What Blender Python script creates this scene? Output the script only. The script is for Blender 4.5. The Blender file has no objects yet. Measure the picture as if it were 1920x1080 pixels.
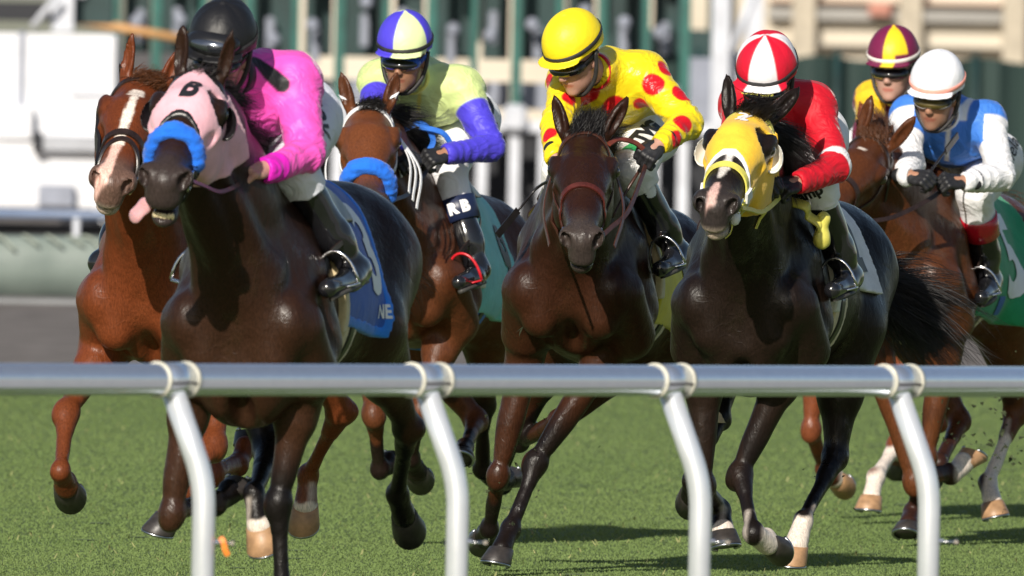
import bpy, math, random
import numpy as np
from mathutils import Matrix, Vector
random.seed(5)
RNG = np.random.default_rng(11)
R_ = math.radians
SC = bpy.context.scene
COL = SC.collection
# ------------------------------------------------------------------ camera
CAM_H, F_PX, HOR, ROLL = 1.95, 39000.0, 60.0, 1.1
PITCH = math.atan((540.0 - HOR) / F_PX)
cam_d = bpy.data.cameras.new("camera")
cam = bpy.data.objects.new("camera", cam_d); COL.objects.link(cam)
cam_d.sensor_width = 36.0; cam_d.lens = F_PX / 1920.0 * 36.0
cam_d.clip_start = 1.0; cam_d.clip_end = 3000.0
cam_d.dof.use_dof = True; cam_d.dof.focus_distance = 72.0; cam_d.dof.aperture_fstop = 12.5
_rot = Matrix.Rotation(math.pi / 2 - PITCH, 4, 'X') @ Matrix.Rotation(R_(ROLL), 4, 'Z')
cam.matrix_world = Matrix.Translation((0, 0, CAM_H)) @ _rot
SC.camera = cam
_m = np.array(cam.matrix_world)
CR, CU, CF, CO = _m[:3, 0], _m[:3, 1], -_m[:3, 2], _m[:3, 3]

def ray(px, py):
    return CF + (px - 960.0) / F_PX * CR - (py - 540.0) / F_PX * CU
def W(px, py, D):
    r = ray(px, py); return CO + r * (D / r[1])
# ------------------------------------------------------------------ sky, sun, exposure
SUN_EL, SUN_AZ = 27.0, 16.0          # azimuth: degrees to the left of straight behind the camera
world = bpy.data.worlds.new("World"); SC.world = world; world.use_nodes = True
wn = world.node_tree; bg = wn.nodes["Background"]
sky = wn.nodes.new("ShaderNodeTexSky"); sky.sky_type = 'NISHITA'; sky.sun_disc = False
sky.sun_elevation = R_(SUN_EL); sky.sun_rotation = R_(180.0 + SUN_AZ)
wn.links.new(sky.outputs[0], bg.inputs[0]); bg.inputs[1].default_value = 0.08
sd = bpy.data.lights.new("sun", 'SUN'); sd.energy = 5.0; sd.angle = R_(0.55); sd.color = (1.0, 0.93, 0.82)
sun = bpy.data.objects.new("sun", sd); COL.objects.link(sun)
ts = Vector((-math.sin(R_(SUN_AZ)) * math.cos(R_(SUN_EL)), -math.cos(R_(SUN_AZ)) * math.cos(R_(SUN_EL)), math.sin(R_(SUN_EL))))
sun.rotation_euler = ts.to_track_quat('Z', 'Y').to_euler(); sun.location = (-20, -20, 40)
SC.view_settings.view_transform = 'Standard'; SC.view_settings.look = 'None'
SC.view_settings.gamma = 1.0; SC.view_settings.exposure = 0.15
SC.render.engine = 'CYCLES'; SC.cycles.use_denoising = True
SC.cycles.max_bounces = 8
# ------------------------------------------------------------------ node helpers
class Mat:
    """small procedural material builder"""
    def __init__(s, name):
        s.m = bpy.data.materials.new(name); s.m.use_nodes = True
        s.t = s.m.node_tree; s.b = s.t.nodes["Principled BSDF"]
    def n(s, kind, **kw):
        nd = s.t.nodes.new(kind)
        for k, v in kw.items(): setattr(nd, k, v)
        return nd
    def l(s, a, b): s.t.links.new(a, b)
    def obj(s, scale=(1, 1, 1)):
        tc = s.n("ShaderNodeTexCoord"); mp = s.n("ShaderNodeMapping")
        mp.inputs["Scale"].default_value = scale
        s.l(tc.outputs["Object"], mp.inputs[0]); return mp.outputs[0]
    def noise(s, scale, detail=3, rough=.55, vec=None, dist=0.0):
        nd = s.n("ShaderNodeTexNoise"); nd.inputs["Scale"].default_value = scale
        nd.inputs["Detail"].default_value = detail; nd.inputs["Roughness"].default_value = rough
        nd.inputs["Distortion"].default_value = dist
        s.l(vec if vec is not None else s.obj(), nd.inputs["Vector"]); return nd.outputs["Fac"]
    def ramp(s, fac, stops, interp='LINEAR'):
        nd = s.n("ShaderNodeValToRGB"); nd.color_ramp.interpolation = interp
        e = nd.color_ramp.elements
        while len(e) > 1: e.remove(e[-1])
        for i, (p, c) in enumerate(stops):
            if not hasattr(c, '__len__'): c = (c, c, c)
            el = e[0] if i == 0 else e.new(p)
            el.position = p; el.color = (*c[:3], 1)
        s.l(fac, nd.inputs[0]); return nd.outputs[0]
    def mix(s, fac, a, b, mode='MIX'):
        nd = s.n("ShaderNodeMix"); nd.data_type = 'RGBA'; nd.blend_type = mode
        for v, i in ((fac, 0), (a, 6), (b, 7)):
            if hasattr(v, 'is_linked') or hasattr(v, 'links'): s.l(v, nd.inputs[i])
            elif hasattr(v, '__len__'): nd.inputs[i].default_value = (*v[:3], 1)
            else: nd.inputs[i].default_value = v if i == 0 else (v, v, v, 1)
        return nd.outputs[2]
    def math(s, op, a, b=0.0):
        nd = s.n("ShaderNodeMath"); nd.operation = op
        for v, i in ((a, 0), (b, 1)):
            if hasattr(v, 'links'): s.l(v, nd.inputs[i])
            else: nd.inputs[i].default_value = v
        return nd.outputs[0]
    def attr(s, name, out="Color"):
        nd = s.n("ShaderNodeAttribute"); nd.attribute_name = name; return nd.outputs[out]
    def bump(s, h, strength=.3, dist=.01):
        nd = s.n("ShaderNodeBump"); nd.inputs["Strength"].default_value = strength
        nd.inputs["Distance"].default_value = dist; s.l(h, nd.inputs["Height"])
        s.l(nd.outputs[0], s.b.inputs["Normal"]); return nd
    def set(s, **kw):
        nm = dict(color="Base Color", rough="Roughness", metal="Metallic", spec="Specular IOR Level", sheen="Sheen Weight",
                  coat="Coat Weight", coatr="Coat Roughness", sheenr="Sheen Roughness", emis="Emission Strength", alpha="Alpha", trans="Transmission Weight",
                  sss="Subsurface Weight")
        for k, v in kw.items():
            i = s.b.inputs[nm[k]]
            if hasattr(v, 'links'): s.l(v, i)
            elif k == 'color': i.default_value = (*v[:3], 1)
            else: i.default_value = v
        return s

def plain(name, color, rough=.5, var=.15, scale=20., bump=.0, bscale=60., **kw):
    m = Mat(name); nz = m.noise(scale, 4)
    lo = tuple(c * (1 - var) for c in color); hi = tuple(min(1, c * (1 + var)) for c in color)
    m.set(color=m.ramp(nz, [(.3, lo), (.7, hi)]), rough=rough, **kw)
    if bump: m.bump(m.noise(bscale, 4), bump, .004)
    return m.m
# ------------------------------------------------------------------ mesh helpers
def tag(o, label=None, cat=None, group=None, kind=None):
    if label: o["label"] = label
    if cat: o["category"] = cat
    if group: o["group"] = group
    if kind: o["kind"] = kind
    return o
def link_mesh(name, V, Fc, mat, parent=None, smooth=True, attrs=None, cols=None):
    """V (n,3) array; Fc list of faces or (m,4)/(m,3) array"""
    me = bpy.data.meshes.new(name)
    V = np.asarray(V, dtype=np.float32)
    if isinstance(Fc, np.ndarray):
        m, c = Fc.shape
        me.vertices.add(len(V)); me.vertices.foreach_set("co", V.ravel())
        me.loops.add(m * c); me.loops.foreach_set("vertex_index", Fc.astype(np.int32).ravel())
        me.polygons.add(m); me.polygons.foreach_set("loop_start", np.arange(0, m * c, c, dtype=np.int32))
        me.update(calc_edges=True)
    else:
        me.from_pydata(V.tolist(), [], Fc); me.update()
    if smooth: me.polygons.foreach_set("use_smooth", np.ones(len(me.polygons), dtype=bool))
    for k, v in (attrs or {}).items():
        a = me.attributes.new(k, 'FLOAT', 'POINT'); a.data.foreach_set("value", np.asarray(v, dtype=np.float32))
    if cols is not None:
        a = me.attributes.new("Col", 'FLOAT_COLOR', 'POINT')
        c4 = np.ones((len(V), 4), dtype=np.float32); c4[:, :3] = cols; a.data.foreach_set("color", c4.ravel())
    if mat: me.materials.append(mat)
    o = bpy.data.objects.new(name, me); COL.objects.link(o)
    if parent: o.parent = parent
    return o
def empty(name, loc=(0, 0, 0), rz=0.0):
    o = bpy.data.objects.new(name, None); COL.objects.link(o)
    o.location = loc; o.rotation_euler = (0, 0, rz); o.empty_display_size = .2
    return o
def unit(v):
    v = np.asarray(v, float); return v / (np.linalg.norm(v) + 1e-12)
class MB:
    """collects simple solids into one mesh"""
    def __init__(s): s.v = []; s.f = []
    def add(s, V, Fc):
        b = len(s.v); s.v += [tuple(map(float, p)) for p in V]; s.f += [tuple(b + i for i in f) for f in Fc]; return s
    def box(s, c, size, rz=0.0, rx=0.0, ry=0.0, bev=0.0):
        hx, hy, hz = [q / 2 for q in size]
        M = np.array(Matrix.Rotation(rz, 3, 'Z') @ Matrix.Rotation(ry, 3, 'Y') @ Matrix.Rotation(rx, 3, 'X'))
        b = min(bev, hx * .9, hy * .9, hz * .9)
        if b <= 0:
            P = [(x, y, z) for x in (-hx, hx) for y in (-hy, hy) for z in (-hz, hz)]
            Fc = [(0, 1, 3, 2), (4, 6, 7, 5), (0, 4, 5, 1), (2, 3, 7, 6), (0, 2, 6, 4), (1, 5, 7, 3)]
            return s.add([np.array(c) + M @ np.array(p) for p in P], Fc)
        rings = []
        for z, ins in ((-hz, b), (-hz + b, 0), (hz - b, 0), (hz, b)):
            x, y = hx - ins, hy - ins; q = b
            rings.append([(x, -y + q, z), (x, y - q, z), (x - q, y, z), (-x + q, y, z), (-x, y - q, z), (-x, -y + q, z), (-x + q, -y, z), (x - q, -y, z)])
        P = [p for r in rings for p in r]; Fc = [tuple(range(7, -1, -1)), tuple(range(24, 32))]
        for k in range(3):
            for i in range(8):
                j = (i + 1) % 8; Fc.append((k * 8 + i, k * 8 + j, k * 8 + 8 + j, k * 8 + 8 + i))
        return s.add([np.array(c) + M @ np.array(p) for p in P], Fc)
    def tube(s, pts, r, n=10, cap=True):
        pts = [np.asarray(p, float) for p in pts]; m = len(pts)
        rr = r if hasattr(r, '__len__') else [r] * m
        T = [unit(pts[min(i + 1, m - 1)] - pts[max(i - 1, 0)]) for i in range(m)]
        a = np.array((0, 0, 1.)) if abs(T[0][2]) < .9 else np.array((1., 0, 0)); P = []
        for i in range(m):
            a = unit(a - T[i] * np.dot(a, T[i])); b = np.cross(T[i], a)
            for k in range(n):
                th = 2 * math.pi * k / n; P.append(pts[i] + rr[i] * (math.cos(th) * a + math.sin(th) * b))
        Fc = [(i * n + k, i * n + (k + 1) % n, (i + 1) * n + (k + 1) % n, (i + 1) * n + k) for i in range(m - 1) for k in range(n)]
        if cap: Fc += [tuple(range(n - 1, -1, -1)), tuple((m - 1) * n + k for k in range(n))]
        return s.add(P, Fc)
    def band(s, pts, nrm, w, t, closed=False):
        """flat strap along pts with outward normals nrm, width w, thickness t"""
        pts = [np.asarray(p, float) for p in pts]; m = len(pts); P = []
        ww = w if hasattr(w, '__len__') else [w] * m
        for i in range(m):
            T = unit(pts[(i + 1) % m] - pts[i - 1]) if closed else unit(pts[min(i + 1, m - 1)] - pts[max(i - 1, 0)])
            N = np.asarray(nrm[i] if not isinstance(nrm, np.ndarray) or nrm.ndim == 2 else nrm, float)
            N = unit(N - T * np.dot(N, T)); S = np.cross(T, N); h = ww[i] / 2
            P += [pts[i] - S * h, pts[i] - S * h * .9 + N * t, pts[i] + S * h * .9 + N * t, pts[i] + S * h]
        Fc = []
        for i in range(m if closed else m - 1):
            j = (i + 1) % m
            for k in range(4): Fc.append((i * 4 + k, i * 4 + (k + 1) % 4, j * 4 + (k + 1) % 4, j * 4 + k))
        if not closed: Fc += [(3, 2, 1, 0), tuple((m - 1) * 4 + k for k in range(4))]
        return s.add(P, Fc)
    def ball(s, c, r, n=12, sc=(1, 1, 1)):
        P = [np.array(c) + r * np.array((0, 0, 1)) * sc[2]]; Fc = []
        rows = n // 2
        for i in range(1, rows):
            for k in range(n):
                a = math.pi * i / rows; b = 2 * math.pi * k / n
                P.append(np.array(c) + r * np.array((sc[0] * math.sin(a) * math.cos(b), sc[1] * math.sin(a) * math.sin(b), sc[2] * math.cos(a))))
        P.append(np.array(c) - r * np.array((0, 0, 1)) * sc[2]); L = len(P) - 1
        for k in range(n):
            Fc.append((0, 1 + k, 1 + (k + 1) % n)); Fc.append((L, L - n + (k + 1) % n, L - n + k))
        for i in range(rows - 2):
            for k in range(n): a = 1 + i * n; Fc.append((a + k, a + n + k, a + n + (k + 1) % n, a + (k + 1) % n))
        return s.add(P, Fc)
    def loft(s, rings, cap=True):
        n = len(rings[0]); P = [p for r in rings for p in r]
        Fc = [(i * n + k, i * n + (k + 1) % n, (i + 1) * n + (k + 1) % n, (i + 1) * n + k) for i in range(len(rings) - 1) for k in range(n)]
        if cap: Fc += [tuple(range(n - 1, -1, -1)), tuple((len(rings) - 1) * n + k for k in range(n))]
        return s.add(P, Fc)
    def build(s, name, mat, parent=None, smooth=False):
        o = link_mesh(name, np.array(s.v), s.f, mat, parent, smooth); return o
def spline(pts, n=8):
    """Catmull-Rom through pts"""
    P = [np.asarray(p, float) for p in pts]; P = [2 * P[0] - P[1]] + P + [2 * P[-1] - P[-2]]; out = []
    for i in range(1, len(P) - 2):
        for k in range(n):
            t = k / n
            out.append(.5 * ((2 * P[i]) + (P[i + 1] - P[i - 1]) * t + (2 * P[i - 1] - 5 * P[i] + 4 * P[i + 1] - P[i + 2]) * t * t + (3 * P[i] - P[i - 1] - 3 * P[i + 1] + P[i + 2]) * t ** 3))
    out.append(P[-2]); return out
# ------------------------------------------------------------------ implicit-surface modeller
def wob(X, Y, Z, f, seed=0.0):
    return (np.sin(X * f + seed + 1.7 * np.sin(Y * f * .7 + seed)) * np.sin(Y * f * 1.1 + 2.1 * seed + 1.3 * np.sin(Z * f * .8)) + np.sin(Z * f * .9 + seed * .7 + 1.5 * np.sin(X * f * .6)))
class Vol:
    def __init__(s, lo, hi, h):
        s.lo = np.array(lo, float); s.h = h
        s.n = np.ceil((np.array(hi, float) - s.lo) / h).astype(int) + 1
        s.F = np.full(s.n, 1.0, np.float32)
    def ax(s, i): return (s.lo[i] + s.h * np.arange(s.n[i])).astype(np.float32)
    def grids(s, lo=None, hi=None):
        i0 = np.zeros(3, int) if lo is None else np.clip(np.floor((np.asarray(lo) - s.lo) / s.h).astype(int), 0, s.n - 1)
        i1 = s.n.copy() if hi is None else np.clip(np.ceil((np.asarray(hi) - s.lo) / s.h).astype(int) + 1, 1, s.n)
        sl = tuple(slice(a, max(b, a + 1)) for a, b in zip(i0, i1))
        g = [s.ax(i)[sl[i]] for i in range(3)]
        return sl, g[0][:, None, None], g[1][None, :, None], g[2][None, None, :]
    def comb(s, sl, d, k, sub=False):
        a = s.F[sl]
        if sub: d = -d
        h = np.maximum(k - np.abs(a - d), 0)
        s.F[sl] = (np.maximum(a, d) + h * h / (4 * k)) if sub else (np.minimum(a, d) - h * h / (4 * k))
    def cone(s, a, b, ra, rb, k=.03, u=None, c=1.0, sub=False):
        a = np.asarray(a, float); b = np.asarray(b, float); R = max(ra, rb) * max(1, 1 / c) + k + .03
        sl, X, Y, Z = s.grids(np.minimum(a, b) - R, np.maximum(a, b) + R)
        v = b - a; L2 = float(v @ v) + 1e-9
        x, y, z = X - a[0], Y - a[1], Z - a[2]
        t = np.clip((x * v[0] + y * v[1] + z * v[2]) / L2, 0, 1)
        x = x - t * v[0]; y = y - t * v[1]; z = z - t * v[2]
        q = x * x + y * y + z * z
        if u is not None:
            u = unit(u); e = x * u[0] + y * u[1] + z * u[2]; q = q + e * e * (c * c - 1)
        d = np.sqrt(np.maximum(q, 0)) - (ra + (rb - ra) * t)
        if u is not None and c > 1: d = d * (1 / (1 + (c - 1) * .4))
        s.comb(sl, d.astype(np.float32), k, sub); return s
    def ell(s, c, r, k=.03, R=None, sub=False):
        c = np.asarray(c, float); r = np.asarray(r if hasattr(r, '__len__') else (r, r, r), float)
        B = (r if R is None else np.abs(R) @ r) + k + .03
        sl, X, Y, Z = s.grids(c - B, c + B)
        x, y, z = X - c[0], Y - c[1], Z - c[2]
        if R is not None: x, y, z = [R[0, i] * x + R[1, i] * y + R[2, i] * z for i in range(3)]
        k0 = np.sqrt((x / r[0]) ** 2 + (y / r[1]) ** 2 + (z / r[2]) ** 2)
        k1 = np.sqrt((x / r[0] ** 2) ** 2 + (y / r[1] ** 2) ** 2 + (z / r[2] ** 2) ** 2) + 1e-9
        s.comb(sl, (k0 * (k0 - 1) / k1).astype(np.float32), k, sub); return s
    def crop(s, lo, hi):
        sl, X, Y, Z = s.grids(lo, hi); v = Vol.__new__(Vol)
        v.h = s.h; v.lo = s.lo + s.h * np.array([q.start for q in sl]); v.F = s.F[sl].copy(); v.n = np.array(v.F.shape); return v
    def sample(s, P):
        P = np.atleast_2d(np.asarray(P, float)); g = (P - s.lo) / s.h
        g = np.clip(g, 0, s.n - 1.001); i = g.astype(int); f = g - i; out = 0
        for a in (0, 1):
            for b in (0, 1):
                for c in (0, 1):
                    w = (f[:, 0] if a else 1 - f[:, 0]) * (f[:, 1] if b else 1 - f[:, 1]) * (f[:, 2] if c else 1 - f[:, 2])
                    out = out + w * s.F[i[:, 0] + a, i[:, 1] + b, i[:, 2] + c]
        return out
    def grad(s, P):
        P = np.atleast_2d(P); e = s.h
        g = np.stack([s.sample(P + d) - s.sample(P - d) for d in np.eye(3) * e], 1)
        return g / (np.linalg.norm(g, axis=1, keepdims=True) + 1e-9)
    def hit(s, P, D, off=0.0, far=.6, inward=False):
        """march from P along D to the level off; outward from inside, or inward from outside"""
        P = np.atleast_2d(np.asarray(P, float)); D = np.atleast_2d(D) * np.ones_like(P)
        n = 160; ts = np.linspace(0, far, n); res = np.full(len(P), far); done = np.zeros(len(P), bool); prev = s.sample(P) - off
        for t0, t1 in zip(ts[:-1], ts[1:]):
            cur = s.sample(P + D * t1) - off
            cr = (~done) & ((prev > 0) & (cur <= 0) if inward else (prev <= 0) & (cur > 0))
            f = prev / (prev - cur + 1e-12); res[cr] = (t0 + (t1 - t0) * f)[cr]; done |= cr; prev = cur
        return P + D * res[:, None], done
    def nets(s, smooth=1):
        F = s.F; S = F < 0
        cnt = np.zeros(np.array(F.shape) - 1, np.uint8)
        for a in (0, 1):
            for b in (0, 1):
                for c in (0, 1): cnt += S[a:F.shape[0] - 1 + a, b:F.shape[1] - 1 + b, c:F.shape[2] - 1 + c]
        act = (cnt > 0) & (cnt < 8); ids = np.full(act.shape, -1, np.int32)
        I = np.argwhere(act); ids[act] = np.arange(len(I))
        acc = np.zeros((len(I), 3)); num = np.zeros(len(I))
        cor = {(a, b, c): F[I[:, 0] + a, I[:, 1] + b, I[:, 2] + c] for a in (0, 1) for b in (0, 1) for c in (0, 1)}
        for (p, fp) in cor.items():
            for ax in range(3):
                if p[ax] == 0:
                    q = list(p); q[ax] = 1; fq = cor[tuple(q)]; m = (fp < 0) != (fq < 0)
                    t = np.where(m, fp / (fp - fq + 1e-20), 0)
                    pos = np.tile(np.array(p, float), (len(I), 1)); pos[:, ax] = t
                    acc += pos * m[:, None]; num += m
        V = s.lo + (I + acc / num[:, None]) * s.h
        Q = []
        for ax in range(3):
            o = [i for i in range(3) if i != ax]
            A = np.take(S, range(0, S.shape[ax] - 1), ax); B = np.take(S, range(1, S.shape[ax]), ax)
            E = np.argwhere(A != B); E = E[(E[:, o[0]] > 0) & (E[:, o[1]] > 0) & (E[:, o[0]] < ids.shape[o[0]]) & (E[:, o[1]] < ids.shape[o[1]])]
            def g(d0, d1):
                e = E.copy(); e[:, o[0]] -= d0; e[:, o[1]] -= d1; return ids[e[:, 0], e[:, 1], e[:, 2]]
            q = np.stack([g(1, 1), g(0, 1), g(0, 0), g(1, 0)], 1)
            ins = S[E[:, 0], E[:, 1], E[:, 2]]
            flip = ins if ax != 1 else ~ins
            q[~flip] = q[~flip][:, ::-1]; Q.append(q)
        Q = np.concatenate(Q); Q = Q[(Q >= 0).all(1)]
        for _ in range(smooth):
            n = len(V); A = np.zeros((n, 3)); w = np.zeros(n)
            for i in range(4):
                a, b = Q[:, i], Q[:, (i + 1) % 4]
                for p, q in ((a, b), (b, a)):
                    w += np.bincount(p, minlength=n)
                    for c in range(3): A[:, c] += np.bincount(p, weights=V[q, c], minlength=n)
            V = V * .5 + .5 * A / np.maximum(w, 1)[:, None]
        return V, Q
    def build(s, name, mat, parent=None, off=None, attrs=None, cols=None, smooth=1):
        V, Q = s.nets(smooth)
        if len(V) == 0: print('EMPTY', name); return None
        at = attrs(V) if attrs else None; cl = cols(V) if cols else None
        if off is not None: V = V - np.asarray(off)
        return link_mesh(name, V, Q, mat, parent, True, at, cl)
def strands(name, roots, dirs, lens, mat, parent, w=.004, seg=9, grav=.15, curl=.04, cl=None, off=None, kids=1, spread=.01):
    """thin tapering hair locks"""
    n = len(roots); roots = np.asarray(roots, float); dirs = np.asarray(dirs, float)
    dirs = dirs / np.linalg.norm(dirs, axis=1, keepdims=True); lens = np.asarray(lens, float)
    ph = RNG.uniform(0, 6.28, (n, 3)); fr = RNG.uniform(2.0, 4.2, (n, 3)); am = RNG.uniform(.3, 1, (n, 1)) * curl
    P = []
    for k in range(seg + 1):
        t = k / seg; L = lens[:, None] * t
        p = roots + dirs * L + np.array((0, 0, -grav)) * (L ** 2) + am * (L / .25) * (np.sin(fr * L * 3 + ph) - np.sin(ph))
        P.append(p)
    P = np.stack(P, 1)
    if kids > 1:                                                 # locks: many fine hairs that close up towards the tip
        t = np.linspace(0, 1, seg + 1)[None, None, :, None]; o = RNG.normal(size=(n, kids, 1, 3)) * spread; o2 = RNG.normal(size=(n, kids, 1, 3)) * spread * 1.3
        P = (P[:, None] + o * (1 - t * .55) + o2 * np.sin(t * 3.1) * t).reshape(n * kids, seg + 1, 3)
        cut = RNG.uniform(.6, 1.0, (n * kids, 1, 1)); base_ = P[:, :1]; P = base_ + (P - base_) * (cut * .25 + .75)
        dirs = np.repeat(dirs, kids, 0); n = n * kids
    side = np.cross(dirs, RNG.normal(size=(n, 3))); side /= np.linalg.norm(side, axis=1, keepdims=True); up = np.cross(dirs, side)
    V = np.zeros((n, seg + 1, 3, 3)); ww = w * RNG.uniform(.5, 1.3, n)
    for k in range(seg + 1):
        r = ww * (1 - (k / seg) ** 1.5 * .93)
        for j in range(3):
            a = 2.094 * j; V[:, k, j] = P[:, k] + r[:, None] * (math.cos(a) * side + math.sin(a) * up)
    b = (np.arange(n) * (seg + 1) * 3)[:, None, None, None]; kk = (np.arange(seg) * 3)[None, :, None, None]; j = np.arange(3)[None, None, :, None]
    q = np.concatenate([b + kk + j, b + kk + (j + 1) % 3, b + kk + 3 + (j + 1) % 3, b + kk + 3 + j], -1).reshape(-1, 4)
    V = V.reshape(-1, 3)
    if off is not None: V = V - off
    return link_mesh(name, V, q, mat, parent, True)
def smooth01(x, a, b):
    t = np.clip((x - a) / (b - a), 0, 1); return t * t * (3 - 2 * t)
def seg_d(V, a, b):
    a = np.asarray(a, float); b = np.asarray(b, float); v = b - a
    t = np.clip(((V - a) @ v) / (v @ v + 1e-9), 0, 1); return np.linalg.norm(V - a - t[:, None] * v, axis=1), t
def text_points(body, size, res=.006, bold=.0, italic=0.0, spacing=1.0):
    """flat text as a triangulated, refined mesh: (verts, faces)"""
    cu = bpy.data.curves.new("t", 'FONT'); cu.body = body; cu.size = size; cu.align_x = 'CENTER'; cu.align_y = 'CENTER'
    cu.offset = bold; cu.shear = italic; cu.space_character = spacing; cu.resolution_u = 4
    o = bpy.data.objects.new("t", cu); COL.objects.link(o)
    dg = bpy.context.evaluated_depsgraph_get(); me = bpy.data.meshes.new_from_object(o.evaluated_get(dg))
    import bmesh
    bm = bmesh.new(); bm.from_mesh(me); bmesh.ops.triangulate(bm, faces=bm.faces)
    for _ in range(5):
        long = [e for e in bm.edges if e.calc_length() > res * 2]
        if not long: break
        bmesh.ops.subdivide_edges(bm, edges=long, cuts=1); bmesh.ops.triangulate(bm, faces=[f for f in bm.faces if len(f.verts) > 3])
    bm.verts.ensure_lookup_table()
    V = np.array([v.co[:] for v in bm.verts]); Fc = [tuple(v.index for v in f.verts) for f in bm.faces]
    bm.free(); COL.objects.unlink(o); bpy.data.objects.remove(o); bpy.data.curves.remove(cu); bpy.data.meshes.remove(me)
    return V, Fc
def decal(name, body, vol, center, right, up, size, mat, parent, off=.004, dirn=None, o=None, flatF=None, **kw):
    """writing laid on the surface of a volume. center is outside the surface, projected along -normal"""
    V, Fc = flatF if flatF else text_points(body, size, **kw)
    right = unit(right); up = unit(np.asarray(up) - right * np.dot(up, right)); nrm = np.cross(right, up)
    if dirn is not None: nrm = -unit(dirn)
    P = np.asarray(center) + V[:, :1] * right + V[:, 1:2] * up + nrm * .12
    H, done = vol.hit(P, -nrm, off, .5, inward=True)
    keep = [f for f in Fc if all(done[i] for i in f)]
    if not keep: print('decal missed', name, body); return None
    n = len(H); used = sorted({i for f in keep for i in f}); mp = {u: i for i, u in enumerate(used)}
    H = H[used]; keep = [tuple(mp[i] for i in f) for f in keep]
    if o is not None: H = H - o
    return link_mesh(name, H, keep, mat, parent, True)
# ------------------------------------------------------------------ frames
class Frame:
    """local axes of a galloping horse: X forward (towards the camera), Y its left, Z up"""
    def __init__(s, px, py, D, phi, x_ref=.42, dz=0.0):
        s.phi = R_(phi); s.fw = np.array((-math.sin(s.phi), -math.cos(s.phi), 0)); s.lf = np.array((math.cos(s.phi), -math.sin(s.phi), 0))
        p = W(px, py, D); s.O = p - s.fw * x_ref; s.O[2] = dz
        s.rz = math.atan2(s.fw[1], s.fw[0])
        s.A = np.stack([s.fw, s.lf, np.array((0, 0, 1.))], 0)
        s.C = s.A @ (CO - s.O)
    def ray(s, px, py): return s.A @ ray(px, py)
    def X(s, px, py, x):
        r = s.ray(px, py); return s.C + r * ((x - s.C[0]) / r[0])
    def reach(s, base, px, py, L, fwd=True):
        """point on the pixel's ray at distance L from base"""
        r = unit(s.ray(px, py)); w = base - s.C; t = w @ r; h2 = L * L - (w @ w - t * t)
        q = math.sqrt(max(h2, 0.0)); p = s.C + r * (t - q if fwd else t + q)
        return p
    def pix(s, P):
        w = s.O + s.A.T @ np.asarray(P) - CO; d = w @ CF
        return 960 + F_PX * (w @ CR) / d, 540 - F_PX * (w @ CU) / d
def head_frame(d, roll=0.0):
    """x = face direction (poll to lip), z = normal of the forehead, y = its left"""
    d = unit(d); z = np.array((0, 0, 1.)) - d * d[2]; z = unit(z); y = np.cross(z, d)
    c, sn = math.cos(roll), math.sin(roll); y2 = c * y + sn * z; z2 = -sn * y + c * z
    return np.stack([d, y2, z2], 1)
# ------------------------------------------------------------------ materials of animals and tack
def coat_mat(name, rough=.40, streak=.5):
    m = Mat(name); c = m.attr("Col"); v = m.obj()
    n1 = m.noise(5, 4, .6, v); hair = m.noise(210, 2, .6, m.obj((1, 1, .22))); spark = m.noise(62, 4, .7, m.obj((1, 1, .6)), 1.5)
    c2 = m.mix(m.math('MULTIPLY', n1, .9), c, m.mix(1.0, c, (1.6, 1.4, 1.25), 'MULTIPLY'))
    c3 = m.mix(.45, c2, m.ramp(hair, [(.35, .25), (.65, 1.1)]), 'MULTIPLY')
    wet = m.ramp(m.noise(3.6, 6, .68, m.obj((1, 1, .7)), 1.4), [(.50, 0), (.66, 1)])
    riv = m.noise(1.0, 4, .62, m.obj((34, 34, 8)), .9); wide = m.noise(1.0, 3, .55, m.obj((13, 13, 4)), 1.2)
    wet = m.math('MULTIPLY', wet, m.ramp(riv, [(.36, .1), (.58, 1)]))
    m.set(color=c3, rough=m.math('SUBTRACT', rough, m.math('MULTIPLY', wet, .24 * streak)), spec=m.math('ADD', m.math('MULTIPLY', wet, .38), .20), sheen=0.0)
    rdg = m.math('ABSOLUTE', m.math('SUBTRACT', m.noise(4.2, 3, .5, m.obj((1, 1, .8)), 1.8), .5)); vein = m.ramp(rdg, [(0, 1), (.016, 0)])
    b = m.math('ADD', m.math('ADD', m.math('ADD', m.math('MULTIPLY', m.noise(8, 4, .55, v, 1.0), .55), m.math('ADD', m.math('MULTIPLY', riv, m.math('ADD', m.math('MULTIPLY', wet, .26), .10)), m.math('MULTIPLY', wide, .36))), m.math('MULTIPLY', vein, .045)), m.math('ADD', m.math('MULTIPLY', hair, .08), m.math('MULTIPLY', spark, .06)))
    m.bump(b, .42, .022)
    return m.m
M = {}
M['coat'] = coat_mat("horse_coat"); M['coat_wet'] = coat_mat("sweaty_horse_coat", .38, 1.0)
M['hair_black'] = plain("black_hair", (.012, .010, .010), .38, .5, 8, spec=.5)
M['hair_red'] = plain("chestnut_hair", (.10, .035, .012), .4, .4, 8)
M['eye'] = plain("dark_eye", (.012, .007, .005), .06, .1, coat=1.0)
M['hoof_dark'] = plain("dark_hoof", (.035, .030, .028), .42, .35, 30, .2)
M['hoof_tan'] = plain("tan_hoof", (.36, .21, .11), .45, .3, 25, .2)
M['shoe'] = plain("steel_shoe", (.45, .47, .5), .3, .2, 30, metal=1.0)
M['steel'] = plain("polished_steel", (.72, .72, .74), .16, .1, 20, metal=1.0)
M['lea_black'] = plain("black_leather", (.012, .011, .012), .34, .3, 40, .15)
M['lea_brown'] = plain("brown_leather", (.055, .020, .014), .36, .35, 40, .15)
M['lea_dk'] = plain("dark_brown_leather", (.022, .012, .010), .36, .35, 40, .15)
M['lea_mar'] = plain("maroon_leather", (.075, .016, .012), .34, .35, 40, .15)
M['lea_red'] = plain("reddish_leather", (.16, .035, .02), .38, .3, 40, .15)
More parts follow.
